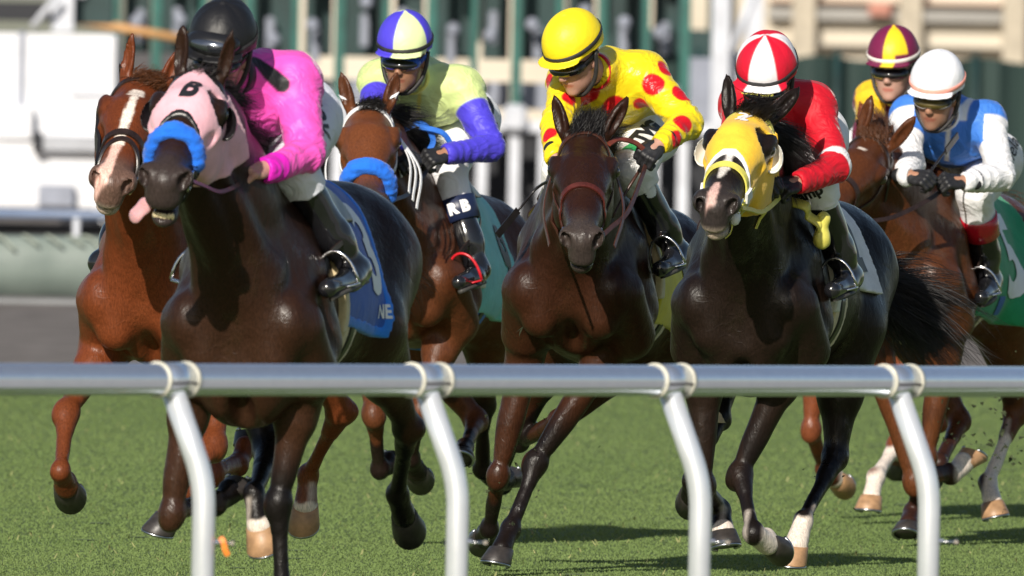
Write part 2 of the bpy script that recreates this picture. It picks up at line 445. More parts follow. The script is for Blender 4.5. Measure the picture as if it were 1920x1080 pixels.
M['web_white'] = plain("white_webbing", (.78, .78, .80), .5, .06, 60, .15)
M['web_yellow'] = plain("yellow_rubber_webbing", (.68, .62, .12), .42, .1, 30, .12)
M['tape_white'] = plain("white_tape", (.74, .74, .74), .6, .1, 60, .3)
M['blue_tape'] = plain("blue_tape", (.03, .16, .62), .45, .1, 60)
M['red_plain'] = plain("red_rubber", (.52, .01, .02), .3, .1, 60)
M['pad_cream'] = plain("cream_felt", (.62, .50, .30), .8, .12, 40, .3, sheen=.3)
M['pad_white'] = plain("white_felt", (.70, .68, .62), .8, .1, 40, .3)
M['tongue'] = plain("wet_tongue", (.55, .30, .32), .25, .1, 20, sss=.2)
M['teeth'] = plain("yellowed_teeth", (.72, .60, .38), .3, .3, 30)
M['print_white'] = plain("white_print", (.80, .80, .82), .55, .04)
M['print_black'] = plain("black_print", (.015, .015, .018), .5, .1)
M['print_green'] = plain("green_print", (.03, .42, .15), .5, .05)
M['print_blue'] = plain("blue_print", (.03, .12, .42), .5, .05)
M['print_yellow'] = plain("yellow_print", (.75, .72, .15), .5, .05)
M['print_red'] = plain("red_print", (.6, .03, .03), .5, .05)
def cloth(name, color, rough=.7, weave=1.0, **kw):
    m = Mat(name); nz = m.noise(14, 4); fine = m.noise(260, 2, .6)
    m.set(color=m.mix(.3, m.ramp(nz, [(.3, tuple(c * .88 for c in color)), (.7, tuple(min(1, c * 1.1) for c in color))]), m.ramp(fine, [(.3, .6), (.7, 1)]), 'MULTIPLY'),
          rough=rough, sheen=.25, sheenr=.4, **kw)
    m.bump(m.math('ADD', m.noise(22, 4, .6), m.math('MULTIPLY', fine, .15 * weave)), .5, .008); return m.m
M['cl_blue'] = cloth("royal_blue_towel", (.015, .22, .85)); M['cl_blue_dk'] = cloth("navy_towel", (.012, .095, .48))
M['cl_teal'] = cloth("turquoise_towel", (.20, .62, .62)); M['cl_black'] = cloth("black_towel", (.012, .012, .016))
M['cl_yellow'] = cloth("yellow_towel", (.72, .60, .04)); M['cl_white'] = cloth("white_towel", (.78, .78, .80)); M['cl_green'] = cloth("green_towel", (.01, .30, .13))
M['hood_pink'] = cloth("pale_pink_hood_fabric", (.86, .47, .54), .75, .6); M['hood_yellow'] = cloth("golden_hood_fabric", (.95, .56, .035), .7, .6)
M['fleece_blue'] = cloth("bright_blue_fleece", (.01, .15, .72), .95, 4.0); M['cup_black'] = plain("black_blinker_cup", (.012, .012, .014), .3, .2)
M['cup_white'] = plain("white_blinker_cup", (.78, .77, .72), .35, .08)

# ------------------------------------------------------------------ horse
XS = .90                                                          # a thoroughbred's short head
def build_horse(sp):
    fr = Frame(sp['c'][0], sp['c'][1], sp['D'], sp['phi'], .42, sp.get('dz', 0.0))
    H = sp.get('h', .0075)
    v = Vol((-1.75, -.50, .05), (1.44, .52, 2.12), H)
    cz = sp.get('croup', 1.42) - 1.42           # lowered hindquarters
    wz = sp.get('with', 0.0)
    def zz(x): return wz * max(0, min(1, (x + 1.0) / 1.0)) + cz * max(0, min(1, -x / 1.0))
    def P(x, y, z): return np.array((x, y, z + zz(x)))
    Y = (0, 1, 0)
    # trunk
    v.ell(P(-.10, 0, 1.08), (.44, .232, .305), .10); v.ell(P(-.12, 0, 1.22), (.36, .155, .25), .10)
    v.ell(P(-.56, 0, 1.08), (.46, .272, .28), .12)
    v.ell(P(-.95, 0, 1.14), (.36, .25, .26), .12)
    v.cone(P(-.25, 0, 1.30), P(-1.05, 0, 1.24), .16, .18, .10)
    v.cone(P(.06, 0, 1.37), P(-.32, 0, 1.34), .105, .12, .08, Y, 1.5)
    v.ell(P(.18, 0, 1.06), (.20, .175, .24), .08)
    for s in (-1, 1):
        v.ell(P(-1.06, s * .12, 1.16), (.30, .165, .25), .07)
        v.ell(P(-1.24, s * .13, 1.05), (.17, .13, .27), .05)
        # shoulder blade, arm, chest muscles
        v.cone(P(-.04, s * .075, 1.38), P(.25, s * .150, 1.05), .075, .105, .035, Y, 1.2)
        v.cone(P(.345, s * .060, 1.18), P(.31, s * .105, .93), .080, .075, .025)      # pectorals
        v.ell(P(.315, s * .160, 1.03), (.085, .066, .10), .03)                       # point of shoulder
        v.cone(P(.27, s * .175, 1.02), P(.12, s * .19, .87), .080, .088, .035)          # upper arm
        v.cone(P(.08, s * .135, 1.18), P(.0, s * .175, .97), .10, .090, .025)          # triceps
    bk_ = sp.get('brisket', 0.0)
    if bk_: v.ell(P(.18, 0, .92 - bk_ * .5), (.17, .16, .15 + bk_ * .3), .06)
    v.ell(P(.32, 0, .80 - bk_), (.14, .045, .12), .05, sub=True)
    v.cone(P(.47, 0, 1.20), P(.42, 0, .95), .016, .022, .03, sub=True)
    # neck and head placement
    poll = fr.X(*sp['poll']); lip_px = sp['lip']
    hs = sp.get('hs', 1.10); muz = fr.reach(poll, lip_px[0], lip_px[1], .61 * XS * hs, True)
    tx, ty = lip_px
    for _ in range(6):                                           # turn the head until the mouth meets its pixel
        R = head_frame(muz - poll, R_(sp.get('hroll', 0))); qx, qy = fr.pix(poll + R @ (np.array((.60 * XS, 0, -.13)) * hs))
        tx += lip_px[0] - qx; ty += lip_px[1] - qy; muz = fr.reach(poll, tx, ty, .61 * XS * hs, True)
    R = head_frame(muz - poll, R_(sp.get('hroll', 0)))
    def hp(x, y, z): return poll + R @ (np.array((x * XS, y, z), float) * hs)
    n0 = P(.14, 0, 1.22); n3 = hp(.02, 0, -.10); n1 = n0 * .62 + n3 * .38 + np.array((0, 0, .02)); n2 = n0 * .22 + n3 * .78 + np.array((0, 0, .03))
    v.cone(n0, n1, .27, .21, .09, Y, 1.65); v.cone(n1, n2, .20, .145, .06, Y, 1.5); v.cone(n2, n3, .145, .11, .05, Y, 1.25)
    th = hp(.17, 0, -.20); nb = P(.36, 0, 1.14)
    v.cone(nb, th, .075, .055, .05)
    for s in (-1, 1): v.cone(P(.36, s * .075, 1.18), hp(.12, s * .045, -.17), .06, .035, .03)
    # head
    def E(c, r, k, R, **kw): v.ell(c, np.array(r) * hs, k, R, **kw)
    def CN(a, b, ra, rb, k, u=None, c=1.0): v.cone(a, b, ra * hs, rb * hs, k, u, c)
    E(hp(.06, 0, -.055), (.115, .078, .085), .04, R)
    E(hp(.19, 0, -.040), (.15, .088, .080), .03, R)
    CN(hp(.20, 0, -.035), hp(.48, 0, -.055), .080, .050, .04, R[:, 1], 1.0)
    CN(hp(.20, 0, -.150), hp(.50, 0, -.115), .055, .034, .04)
    E(hp(.31, 0, -.095), (.17, .062, .060), .04, R)
    mw = sp.get('muz_w', 1.0); E(hp(.535, 0, -.070), (.068, .050 * mw, .060), .03, R)
    E(hp(.575, 0, -.108), (.036, .042 * mw, .036), .02, R)
    jaw = sp.get('jaw', 0.0)
    E(hp(.535, 0, -.150 - jaw), (.050, .036, .024), .018, R)
    CN(hp(.40, 0, -.135 - jaw * .5), hp(.52, 0, -.150 - jaw), .034, .026, .02)
    for s in (-1, 1):
        E(hp(.15, s * .060, -.13), (.125, .036, .105), .022, R)
        E(hp(.155, s * .087, -.020), (.048, .026, .034), .020, R)        # orbit
        CN(hp(.125, s * .086, -.004), hp(.20, s * .084, -.006), .016, .013, .012)
        CN(hp(.24, s * .086, -.055), hp(.36, s * .060, -.070), .010, .007, .014)   # cheek crest
        E(hp(.545, s * .036 * mw, -.050), (.042, .026, .034), .014, R)
        E(hp(.548, s * .050 * mw, -.050), (.036, .023, .032), .010, R)
        E(hp(.580, s * .046 * mw, -.052), (.024, .0125, .023), .005, R, sub=True); E(hp(.565, s * .054 * mw, -.040), (.020, .010, .013), .005, R, sub=True)
        E(hp(.10, s * .084, .012), (.030, .016, .018), .02, R, sub=True); E(hp(.34, s * .086, -.050), (.075, .018, .026), .025, R, sub=True)
        E(hp(.165, s * .113, -.028), (.024, .012, .018), .005, R, sub=True)
    if jaw > .01: E(hp(.585, 0, -.135 - jaw * .45), (.06, .030, .012 + jaw * .25), .008, R, sub=True)
    else: E(hp(.585, 0, -.1335), (.045, .05, .0045), .008, R, sub=True)
    # ears
    EARS = []
    for s, q in ((-1, sp.get('earR', (0, 0))), (1, sp.get('earL', (0, 0)))):
        d = unit(R @ np.array((-.55 + q[0], s * (.20 + q[1]), .85))); b = hp(.0, s * .058, -.010)
        face = unit(R @ np.array((.8, s * .35, .3))); face = unit(face - d * (face @ d)); sd_ = np.cross(d, face)
        Re = np.stack([d, sd_, face], 1)
        v.ell(b + d * .075, (.088, .028, .021), .022, Re); v.cone(b + d * .06, b + d * .175, .023, .004, .01, face, 1.6)
        EARS.append((b, b + d * .19)); v.ell(b + d * .092 + face * .016, (.064, .015, .014), .008, Re, sub=True)
    # legs
    legs = sp['legs']; paints = []; feet = []
    def fore(s, spec):
        el = P(.05, s * .175, .93)
        K = fr.reach(el, *spec[0][:2], .43, spec[0][2]); Fk = fr.reach(K, *spec[1][:2], .285, spec[1][2]); T = fr.reach(Fk, *spec[2][:2], .20, spec[2][2])
        v.ell(el + (-.01, 0, .04), (.10, .07, .11), .05); q = unit(K - el)
        v.ell(el + q * .06 + (.03, s * .012, 0), (.075, .070, .10), .03); v.cone(el + q * .02, el + q * .20, .082, .066, .03); v.cone(el + q * .16, K - q * .06, .064, .036, .03)
        v.ell(K, (.043, .041, .043), .022); v.ell(K + q * .035, .038, .025)
        c = unit(Fk - K); bk = bend(q, c, s)
        v.cone(K + c * .02, K + c * .09, .039, .028, .025); v.cone(K + c * .04, Fk - c * .01, .0265, .025, .014)
        v.cone(K + c * .06 + bk * .022, Fk - c * .02 + bk * .022, .016, .017, .010)
        foot(Fk, T, c, bk, s); paints.append(('leg', K, Fk, T, el)); feet.append((Fk, T))
        return K, Fk, T
    def bend(q, c, s):
        """flexor side"""
        b = np.cross(c, (0, 1, 0)); b = unit(-b); return b
    def foot(Fk, T, c, bk, s):
        p = unit(T - Fk); pb = unit(-np.cross(p, (0, 1, 0)))
        v.ell(Fk, (.037, .035, .037), .020); v.ell(Fk + pb * .020, .026, .018)
        v.cone(Fk, Fk + p * .105, .032, .040, .018); v.ell(Fk + p * .09 + pb * .022, .030, .014)
    def hind(s, spec):
        hip = P(-1.02, s * .15, 1.16); st = P(-.78, s * .20, .97)
        Hk = fr.reach(st, *spec[0][:2], .46, spec[0][2]); Fk = fr.reach(Hk, *spec[1][:2], .37, spec[1][2]); T = fr.reach(Fk, *spec[2][:2], .20, spec[2][2])
        v.cone(hip, st, .20, .135, .08); q = unit(Hk - st)
        v.cone(P(-1.18, s * .15, 1.0), st + q * .16, .13, .08, .06); v.cone(st, st + q * .24, .125, .075, .06); v.cone(st + q * .2, Hk - q * .02, .072, .040, .035)
        v.ell(Hk, .046, .03); v.cone(Hk, Hk - q * .10 - np.array((.03, 0, 0)), .026, .016, .012)
        c = unit(Fk - Hk); bk = bend(q, c, s)
        v.ell(Hk - unit(c - q) * .03, .028, .015)
        v.cone(Hk + c * .02, Hk + c * .12, .041, .031, .025); v.cone(Hk + c * .05, Fk - c * .01, .0285, .026, .014); v.cone(Hk + c * .06 + bk * .022, Fk - c * .02 + bk * .02, .017, .017, .010)
        foot(Fk, T, c, bk, s); paints.append(('leg', Hk, Fk, T, st)); feet.append((Fk, T))
        return Hk, Fk, T
    J = {}
    for nm, s, fn in (('RF', -1, fore), ('LF', 1, fore), ('RH', -1, hind), ('LH', 1, hind)): J[nm] = fn(s, legs[nm])
    v.F += (wob(*v.grids()[1:], 19.0, 1.0) * .0022 + wob(*v.grids()[1:], 41.0, 3.0) * .0007).astype(np.float32)
    # colour
    base = np.array(sp['coat']); legc = np.array(sp.get('legcol', sp['coat'])); socks = sp.get('socks', {})
    def cols(V):
        C = np.tile(base, (len(V), 1)).astype(float)
        if 'under' in sp:                                        # lighter flank and muzzle tints of a bay
            t = smooth01(-V[:, 2], -1.25, -.8)[:, None] * .6; C = C * (1 - t) + np.array(sp['under']) * t
        for (nm, (_, K, Fk, T, E0)) in zip(('RF', 'LF', 'RH', 'LH'), paints):
            d1, t1 = seg_d(V, K * .55 + E0 * .45, Fk); d2, _ = seg_d(V, Fk, T + (T - Fk) * .3)
            m = np.maximum(smooth01(-d1, -.085, -.07) * smooth01(t1, .0, .35), smooth01(-d2, -.095, -.08))[:, None]
            C = C * (1 - m) + legc * m
            if nm in socks:
                amt = socks[nm]; a = Fk + (K - Fk) * max(0, amt); a = Fk + (T - Fk) * .42 if amt <= 0 else a
                d, tt = seg_d(V, a, T + (T - Fk) * .4); m = (smooth01(-d, -.085, -.07) * smooth01(tt + .03 * np.sin(V[:, 1] * 90), .0, .06))[:, None]
                C = C * (1 - m) + np.array((.62, .58, .54)) * m
        L = (V - poll) @ R / hs / np.array((XS, 1, 1))
        hm = smooth01(-np.abs(L[:, 1]), -.16, -.14) * smooth01(L[:, 0], -.05, .0) * smooth01(L[:, 2], -.3, -.26)
        if 'sunlit_headcol' in sp:
            m = (hm * smooth01(L[:, 0], -.04, .03) * smooth01(L[:, 2], -.22, -.12))[:, None]; C = C * (1 - m) + np.array(sp['sunlit_headcol']) * m
        mz = np.array(sp.get('muzzle', (.03, .025, .025))); m = (smooth01(L[:, 0], .43, .54) * hm)[:, None] * .85; C = C * (1 - m) + mz * m
        ey = np.minimum(np.linalg.norm((L - (.165, .1, -.03)) / (1.2, 1, 1), axis=1), np.linalg.norm((L - (.165, -.1, -.03)) / (1.2, 1, 1), axis=1))
        m = (smooth01(-ey, -.06, -.03) * .6)[:, None]; C = C * (1 - m) + np.array((.015, .01, .01)) * m
        for s in (-1, 1):
            nd = np.linalg.norm((L - (.585, s * .047 * mw, -.052)) / (1.3, .8, 1.2), axis=1); m = smooth01(-nd, -.020, -.013)[:, None]; C = C * (1 - m) + np.array((.008, .006, .006)) * m
        m = (smooth01(-np.abs(L[:, 2] + .134), -.006, -.003) * smooth01(L[:, 0], .5, .52) * hm)[:, None]; C = C * (1 - m) + .01 * m
        for (x0, x1, yc0, yc1, w0, w1, cc) in sp.get('blaze', []):
            t = np.clip((L[:, 0] - x0) / (x1 - x0), 0, 1); yc = yc0 + (yc1 - yc0) * t; w = w0 + (w1 - w0) * t + .0022 * np.sin(L[:, 0] * 47 + 1) + .0012 * np.sin(L[:, 0] * 171)
            m = (smooth01(w - np.abs(L[:, 1] - yc), -.004, .004) * smooth01(L[:, 0], x0 - .006, x0 + .006) * smooth01(-L[:, 0], -x1 - .006, -x1 + .006) * smooth01(L[:, 2], -.13, -.11))[:, None]
            C = C * (1 - m) + np.array(cc) * m
        if sp.get('chin_pale'):
            m = (smooth01(L[:, 0], .5, .56) * hm * smooth01(-L[:, 2], .10, .13))[:, None] * .7; C = C * (1 - m) + np.array((.5, .44, .38)) * m
        return C
    root = empty("race_horse", fr.O, fr.rz); tag(root, sp['label'], "horse", "racehorses galloping in the race")
    body = v.build("body", M[sp.get('mat', 'coat')], root, cols=cols)
    # eyes
    for s in (-1, 1):
        MB().ball(hp(.167, s * .0905, -.028), .0235 * hs, 16).build("eye", M['eye'], root, True)
    # hooves
    hc = sp.get('hooves', {})
    for nm, (Fk, T) in zip(('RF', 'LF', 'RH', 'LH'), feet):
        p = unit(T - Fk); b = unit(-np.cross(p, (0, 1, 0))); lat = np.cross(p, b); n = unit(p * math.cos(R_(38)) + b * math.sin(R_(38)))
        f2 = unit(-(b - n * (b @ n))); c0 = Fk + p * .105; c1 = Fk + p * .178; rings = []
        for (cc, a, w) in ((c0 - p * .006, .036, .037), (c0, .046, .044), (c0 + p * .012, .047, .046), (c1, .060, .056), (c1 + n * .004, .058, .054)):
            rg = []
            for k in range(20):
                th = 2 * math.pi * k / 20; rr = 1 - .10 * (math.cos(th) < -.5)
                rg.append(cc + f2 * a * math.cos(th) * rr + lat * w * math.sin(th))
            rings.append(rg)
        hf = MB().loft(rings).build("hoof", M['hoof_tan' if hc.get(nm) == 'tan' else 'hoof_dark'], root, True)
        rim = [c1 + n * .007 + f2 * .054 * math.cos(th) + lat * .050 * math.sin(th) for th in np.linspace(-2.5, 2.5, 26)]
        MB().tube(rim, .0055, 6).build("horseshoe", M['shoe'], hf, True)
    # mane, forelock and tail
    hair = M[sp.get('hair', 'hair_black')]
    n = sp.get('mane_n', 900) // 3; t = RNG.uniform(0, 1, n) ** .8; rt = []
    crest0, crest1 = P(-.02, 0, 1.30), hp(-.02, 0, -.08)
    mid = (crest0 + crest1) / 2 + np.array((0, 0, .03))
    pts = (1 - t[:, None]) ** 2 * crest0 + 2 * (t * (1 - t))[:, None] * mid + (t ** 2)[:, None] * crest1
    upn = unit(np.cross(unit(crest1 - crest0), (0, 1, 0))); upn = upn * np.sign(upn[2])
    hit, ok = v.hit(pts + np.array((0, 1, 0)) * RNG.uniform(-.015, .02, n)[:, None], upn, -.004, .5)
    md = np.array(sp.get('mane_dir', (-.75, .55, .35))); dr = md + RNG.normal(size=(n, 3)) * .13 + .16 * np.stack([np.sin(t * 31), np.sin(t * 23 + 1), np.sin(t * 41 + 2)], 1)
    strands("mane", hit[ok], dr[ok], RNG.uniform(.10, .20, n)[ok] * sp.get('mane_len', 1.0), hair, root, .0017, 9, 1.0, .022, kids=9, spread=.012)
    n = sp.get('fore_n', 110); r0 = np.stack([hp(.0 + a, b, .02) for a, b in zip(RNG.uniform(-.03, .03, n), RNG.uniform(-.03, .03, n))])
    fd = R @ np.array(sp.get('fore_dir', (.2, .5, .8))); strands("forelock", r0 - R[:, 2] * .02, fd + RNG.normal(size=(n, 3)) * .14, RNG.uniform(.06, .13, n) * sp.get('fore_len', 1), hair, root, .0014, 7, 1.5, .02, kids=14, spread=.014)
    if sp.get('tail', True):
        n = sp.get('tail_n', 800) // 4; tb = P(-1.34, 0, 1.24); td = np.array(sp.get('tail_dir', (-.8, .1, .1)))
        r0 = tb + unit(td) * RNG.uniform(0, .30, n)[:, None] + RNG.normal(size=(n, 3)) * .018 + np.array((.08, 0, 0))
        to = strands("tail", r0, td + RNG.normal(size=(n, 3)) * np.array(sp.get('tail_var', (.12, .12, .12))), RNG.uniform(.3, .72, n) * sp.get('tail_len', 1.0), hair, root, .0018, 14, .45, .035, kids=9, spread=.018)
        MB().tube(spline([tb + (.10, 0, -.02), tb, tb + unit(td) * .28], 5), [.045] * 5 + list(np.linspace(.04, .012, 6))).build("tail_dock", hair, to, True)
    return dict(ears=EARS, hs=hs, fr=fr, v=v, root=root, poll=poll, R=R, hp=hp, P=P, J=J, sp=sp, body=body)

# ------------------------------------------------------------------ tack
def snap(h, x, y, z, off=.003, c=(None, 0, -.06)):
    """point of the head surface seen from the middle of the head towards (x,y,z)"""
    v = h['v']; cc = h['hp'](x if c[0] is None else c[0], c[1], c[2]); d = unit(h['hp'](x, y, z) - cc)
    p, ok = v.hit(cc, d, off, .35); return p[0], v.grad(p)[0]
def strap(h, name, pts, w, t, mat, parent, n=6, off=.002, mb=None):
    P0 = [np.array(p, float) for p in pts]; Q = spline(P0, n); pos = []; nr = []
    for q in Q:
        p, g = snap(h, *q, off=off)
        if np.linalg.norm(p - h['hp'](q[0], 0, -.06)) < .30: pos.append(p); nr.append(g)
    m = mb or MB(); m.band(pos, nr, w, t)
    if mb is None: return m.build(name, mat, parent, False)
    return m
def ring_pts(h, x, tilt=0.0, a0=-math.pi, a1=math.pi, n=40, zc=-.07, off=.002):
    """points round the head at distance x from the poll; angle 0 on the forehead side"""
    v = h['v']; c = h['hp'](x, 0, zc); pos = []; nr = []
    D = []
    for a in np.linspace(a0, a1, n):
        d = np.array((tilt * math.cos(a), math.sin(a), math.cos(a))); D.append(h['R'] @ unit(d))
    p, ok = v.hit(np.tile(c, (n, 1)), np.array(D), off, .3); return p, v.grad(p)
def bridle(h, mat, ring='steel', nose=.36, nose_mat=None, brow=.05, cheek=True, w=.018, fig8=False):
    root = h['root']; b = MB()
    P_, N_ = ring_pts(h, brow, -.25, -1.9, 1.9, 30); b.band(P_, N_, w * 1.1, .005)
    if cheek: strap(h, '', [(.04, .10, -.06), (-.02, .085, -.03), (-.03, .0, .04), (-.02, -.085, -.03), (.04, -.10, -.06)], w, .004, None, None, 5, mb=b)
    for s in (-1, 1):
        strap(h, '', [(.05, s * .10, -.05), (.18, s * .09, -.09), (.32, s * .08, -.10), (.455, s * .07, -.112)], w * .8, .004, None, None, 5, mb=b)
        strap(h, '', [(.03, s * .10, -.05), (.10, s * .06, -.18), (.16, s * .02, -.27)], w * .6, .004, None, None, 5, mb=b)
    br = b.build("bridle", mat, root)
    P_, N_ = ring_pts(h, nose, -.12, n=44); nb = MB(); nb.band(P_, N_, w * 1.25, .006)
    if fig8:
        P_, N_ = ring_pts(h, nose + .10, -.9, -2.2, 2.2, 40); nb.band(P_, N_, w, .005)
    nb.build("noseband", nose_mat or mat, br)
    for s in (-1, 1):
        p, g = snap(h, .475, s * .09, -.112, .008); u = h['R'][:, 0]; w2 = np.cross(g, u)
        rg = [p + .031 * (math.cos(a) * u + math.sin(a) * w2) for a in np.linspace(0, 2 * math.pi, 22)]
        MB().tube(rg, .0045, 7).build("bit_ring", M[ring], br, True)
    return br
def reins(h, hand, mat, parent, w=.016, side=1, bow=(0, 0, -.04), tip=None):
    p, g = snap(h, .475, side * .10, -.115, .012); mid = (p + hand) / 2 + np.array(bow)
    pts = spline([p, p * .6 + mid * .4, mid, mid * .35 + hand * .65 - np.array((0, 0, .01)), hand], 6)
    m = MB(); m.band(pts, [np.array((.35, side * .8, .35))] * len(pts), w, .005); return m.build("rein", mat, parent)
def field_part(h, name, lo, hi, region, off, mat, parent, attrs=None, cols=None, res=1):
    """a layer lying on the horse: its surface pushed out by off, kept where region(X,Y,Z) < 0"""
    c = h['v'].crop(lo, hi); _, X, Y, Z = c.grids(); d = c.F - off
    c.F = np.maximum(d, np.broadcast_to(region(X, Y, Z), c.F.shape).astype(np.float32)); c.F[[0, -1]] = 1; c.F[:, [0, -1]] = 1; c.F[:, :, [0, -1]] = 1
    return c.build(name, mat, parent, attrs=attrs, cols=cols, smooth=res)
def hregion(h):
    R = h['R']; p0 = h['poll']; hs = h['hs']
    def loc(X, Y, Z):
        x, y, z = X - p0[0], Y - p0[1], Z - p0[2]
        return [(R[0, i] * x + R[1, i] * y + R[2, i] * z) / hs / (XS if i == 0 else 1) for i in range(3)]
    return loc
def noseroll(h, x, mat, r=.032, tilt=-.10, a=2.1, name="fleece_noseband"):
    """thick fleece roll over the nose"""
    v = h['v']; P_, N_ = ring_pts(h, x, tilt, -a, a, 44, off=r * .35); lo = P_.min(0) - .09; hi = P_.max(0) + .09
    f = Vol(lo, hi, .005)
    for i in range(len(P_) - 1):
        f.cone(P_[i], P_[i + 1], r, r, .004, N_[i], 1.35)
    _, X, Y, Z = f.grids(); f.F += (wob(X, Y, Z, 260, .3) * .0016 + wob(X, Y, Z, 150, 2.) * .0014).astype(np.float32)
    return f.build(name, mat, h['root'])
def hood(h, mat, trim, cupmat, nose_x=.33):
    loc = hregion(h); lo = h['poll'] - .34; hi = h['poll'] + np.array((.62, .34, .34)); root = h['root']
    def eye(x, y, z): return np.minimum(np.sqrt(((x - .165) / 1.25) ** 2 + ((y - .078) * .9) ** 2 + ((z + .014) * .95) ** 2), np.sqrt(((x - .165) / 1.25) ** 2 + ((y + .078) * .9) ** 2 + ((z + .014) * .95) ** 2)) - .054
    def ears(X, Y, Z):
        d = 9.
        for a, b in h['ears']:
            u = b - a; L2 = u @ u; t = np.clip(((X - a[0]) * u[0] + (Y - a[1]) * u[1] + (Z - a[2]) * u[2]) / L2, 0, 1)
            d = np.minimum(d, np.sqrt((X - a[0] - t * u[0]) ** 2 + (Y - a[1] - t * u[1]) ** 2 + (Z - a[2] - t * u[2]) ** 2))
        return d - .052
    def reg(X, Y, Z):
        x, y, z = loc(X, Y, Z); edge = x - (nose_x + np.minimum(11 * y * y, .17) - .045)
        d = np.maximum(np.maximum(np.maximum(-.075 - x, np.minimum(-.018 - x, np.abs(y) - .03)), x - .40), np.maximum(edge - .02, -.245 - z))
        return np.maximum(d, np.maximum(-eye(x, y, z), -ears(X, Y, Z)))
    hd = field_part(h, "blinker_hood", lo, hi, reg, .0075, mat, root)
    def tr(X, Y, Z):
        x, y, z = loc(X, Y, Z); edge = x - (nose_x + np.minimum(11 * y * y, .17) - .045)
        return np.maximum(np.maximum(np.abs(edge - .018) - .012, np.maximum(-.2 - z, x - .42)), -.10 - x)
    field_part(h, "hood_trim", lo, hi, tr, .0095, trim, hd)
    for s in (-1, 1):
        c = h['hp'](.160, s * .102, -.055); f = Vol(c - .09, c + .09, .0042); R = h['R']; 
        Rc = np.stack([unit(R @ np.array((1, s * .25, .1))), unit(R @ np.array((-.25 * s, 1, .0))), R[:, 2]], 1); Rc[:, 2] = np.cross(Rc[:, 0], Rc[:, 1])
        f.ell(c, (.060, .038, .055), .004, Rc); f.ell(c + Rc @ np.array((.014, 0, .010)), (.055, .033, .050), .004, Rc, sub=True)
        _, X, Y, Z = f.grids(); q = (X - c[0]) * R[0, 0] + (Y - c[1]) * R[1, 0] + (Z - c[2]) * R[2, 0]; q2 = (X - c[0]) * R[0, 2] + (Y - c[1]) * R[1, 2] + (Z - c[2]) * R[2, 2]
        f.F = np.maximum(f.F, (q + .5 * q2 - .022).astype(np.float32)); f.build("blinker_cup", cupmat, hd)
    return hd
def saddle_set(h, cl, edge, pad, numeral, ncol, girth, x0=-.12, x1=-.78, zlow=.92, ncen=(-.60, 1.17), nsize=.30):
    root = h['root']; v = h['v']
    def rg(X, Y, Z):
        fr_ = x0 - .16 * (1.45 - Z) - X                       # front edge leans back
        return np.maximum(np.maximum(X - (x0 - .16 * (1.40 - Z)), (x1 + .22 * (1.35 - Z)) * 1.0 - X), zlow + .10 * (X - x0) - Z)
    lo, hi = (-1.1, -.48, .7), (.2, .48, 1.75)
    mats = M[cl]; sc = field_part(h, "saddle_cloth", lo, hi, rg, .016, mats, root)
    if edge:
        def re(X, Y, Z): return np.maximum(rg(X, Y, Z), -(rg(X, Y, Z) + .035))
        field_part(h, "cloth_border", lo, hi, re, .0185, M[edge], sc)
    def rp(X, Y, Z): return np.maximum(np.abs(X - (x0 + .018 - .16 * (1.40 - Z))) - .032, 1.00 - Z)
    field_part(h, "saddle_pad", lo, hi, rp, .024, M[pad], root)
    def rs(X, Y, Z): return np.maximum(np.maximum(X - (x0 - .02 - .22 * (1.45 - Z)), -.46 - X), 1.34 - Z)
    sd_ = field_part(h, "saddle", lo, hi, rs, .034, M['lea_dk'], root)
    cst, a, b = girth
    def rgi(X, Y, Z): return np.maximum(np.abs(X + .31) - .075, Z - 1.05)
    gi = field_part(h, "girth", (-.5, -.48, .6), (.1, .48, 1.2), rgi, .010, M[a], root)
    def rg2(X, Y, Z): return np.maximum(np.abs(X + .31) - .028, Z - 1.05)
    field_part(h, "girth_strap", (-.5, -.48, .6), (.1, .48, 1.2), rg2, .015, M[b], gi)
    if numeral:
        c = h['P'](ncen[0], .5, ncen[1]); decal("numeral", numeral, v, c, (-1, 0, 0), (0, 0, 1), nsize, M[ncol], sc, .0205, bold=.012, res=.01)
    return sd_
# ------------------------------------------------------------------ jockeys
def silk_mat(name, rough=.36, sheen=.3, bump=.55):
    m = Mat(name); c = m.attr("Col"); v = m.obj((1, 1, 1.3))
    f1 = m.noise(7, 2, .45, v, 3.4); f2 = m.noise(24, 2, .45, v, 1.2)
    m.set(color=m.mix(.12, c, m.ramp(f1, [(.3, .4), (.7, 1)]), 'MULTIPLY'), rough=rough, sheen=sheen, sheenr=.3, spec=.38)
    m.bump(m.math('ADD', f1, m.math('ADD', m.math('MULTIPLY', f2, .09), m.math('MULTIPLY', m.noise(75, 2, .5, v, .8), .022))), bump, .03); return m.m
M['silk'] = silk_mat("satin_silk", .50, .25, .45); M['silk_gloss'] = silk_mat("glossy_yellow_satin", .36, .2, .42); M['silk_matte'] = silk_mat("nylon_silk", .62, .2, .45)
M['breech'] = silk_mat("white_breeches_fabric", .62, .2, .35)
M['skin'] = Mat("skin").set(rough=.5, sss=.06, spec=.4).m
_s = Mat("face_skin"); _c = _s.attr("Col"); _s.set(color=_s.mix(.25, _c, _s.ramp(_s.noise(60, 3), [(.3, .6), (.7, 1)]), 'MULTIPLY'), rough=.48, sss=.05, spec=.4); _s.bump(_s.noise(140, 3), .15, .002); M['skin'] = _s.m
M['glove'] = plain("black_glove", (.014, .014, .016), .5, .3, 60, .4, bscale=140)
M['boot'] = plain("polished_black_boot", (.010, .010, .012), .16, .3, 10, .25, bscale=14, coat=.6)
M['sole'] = plain("grey_boot_sole", (.05, .047, .042), .6, .3, 40, .3)
_h = Mat("helmet_cover"); _c = _h.attr("Col"); _h.set(color=_c, rough=.48, spec=.40); _h.bump(_h.noise(26, 3, .5, None, 1.2), .22, .01); M['helmet'] = _h.m
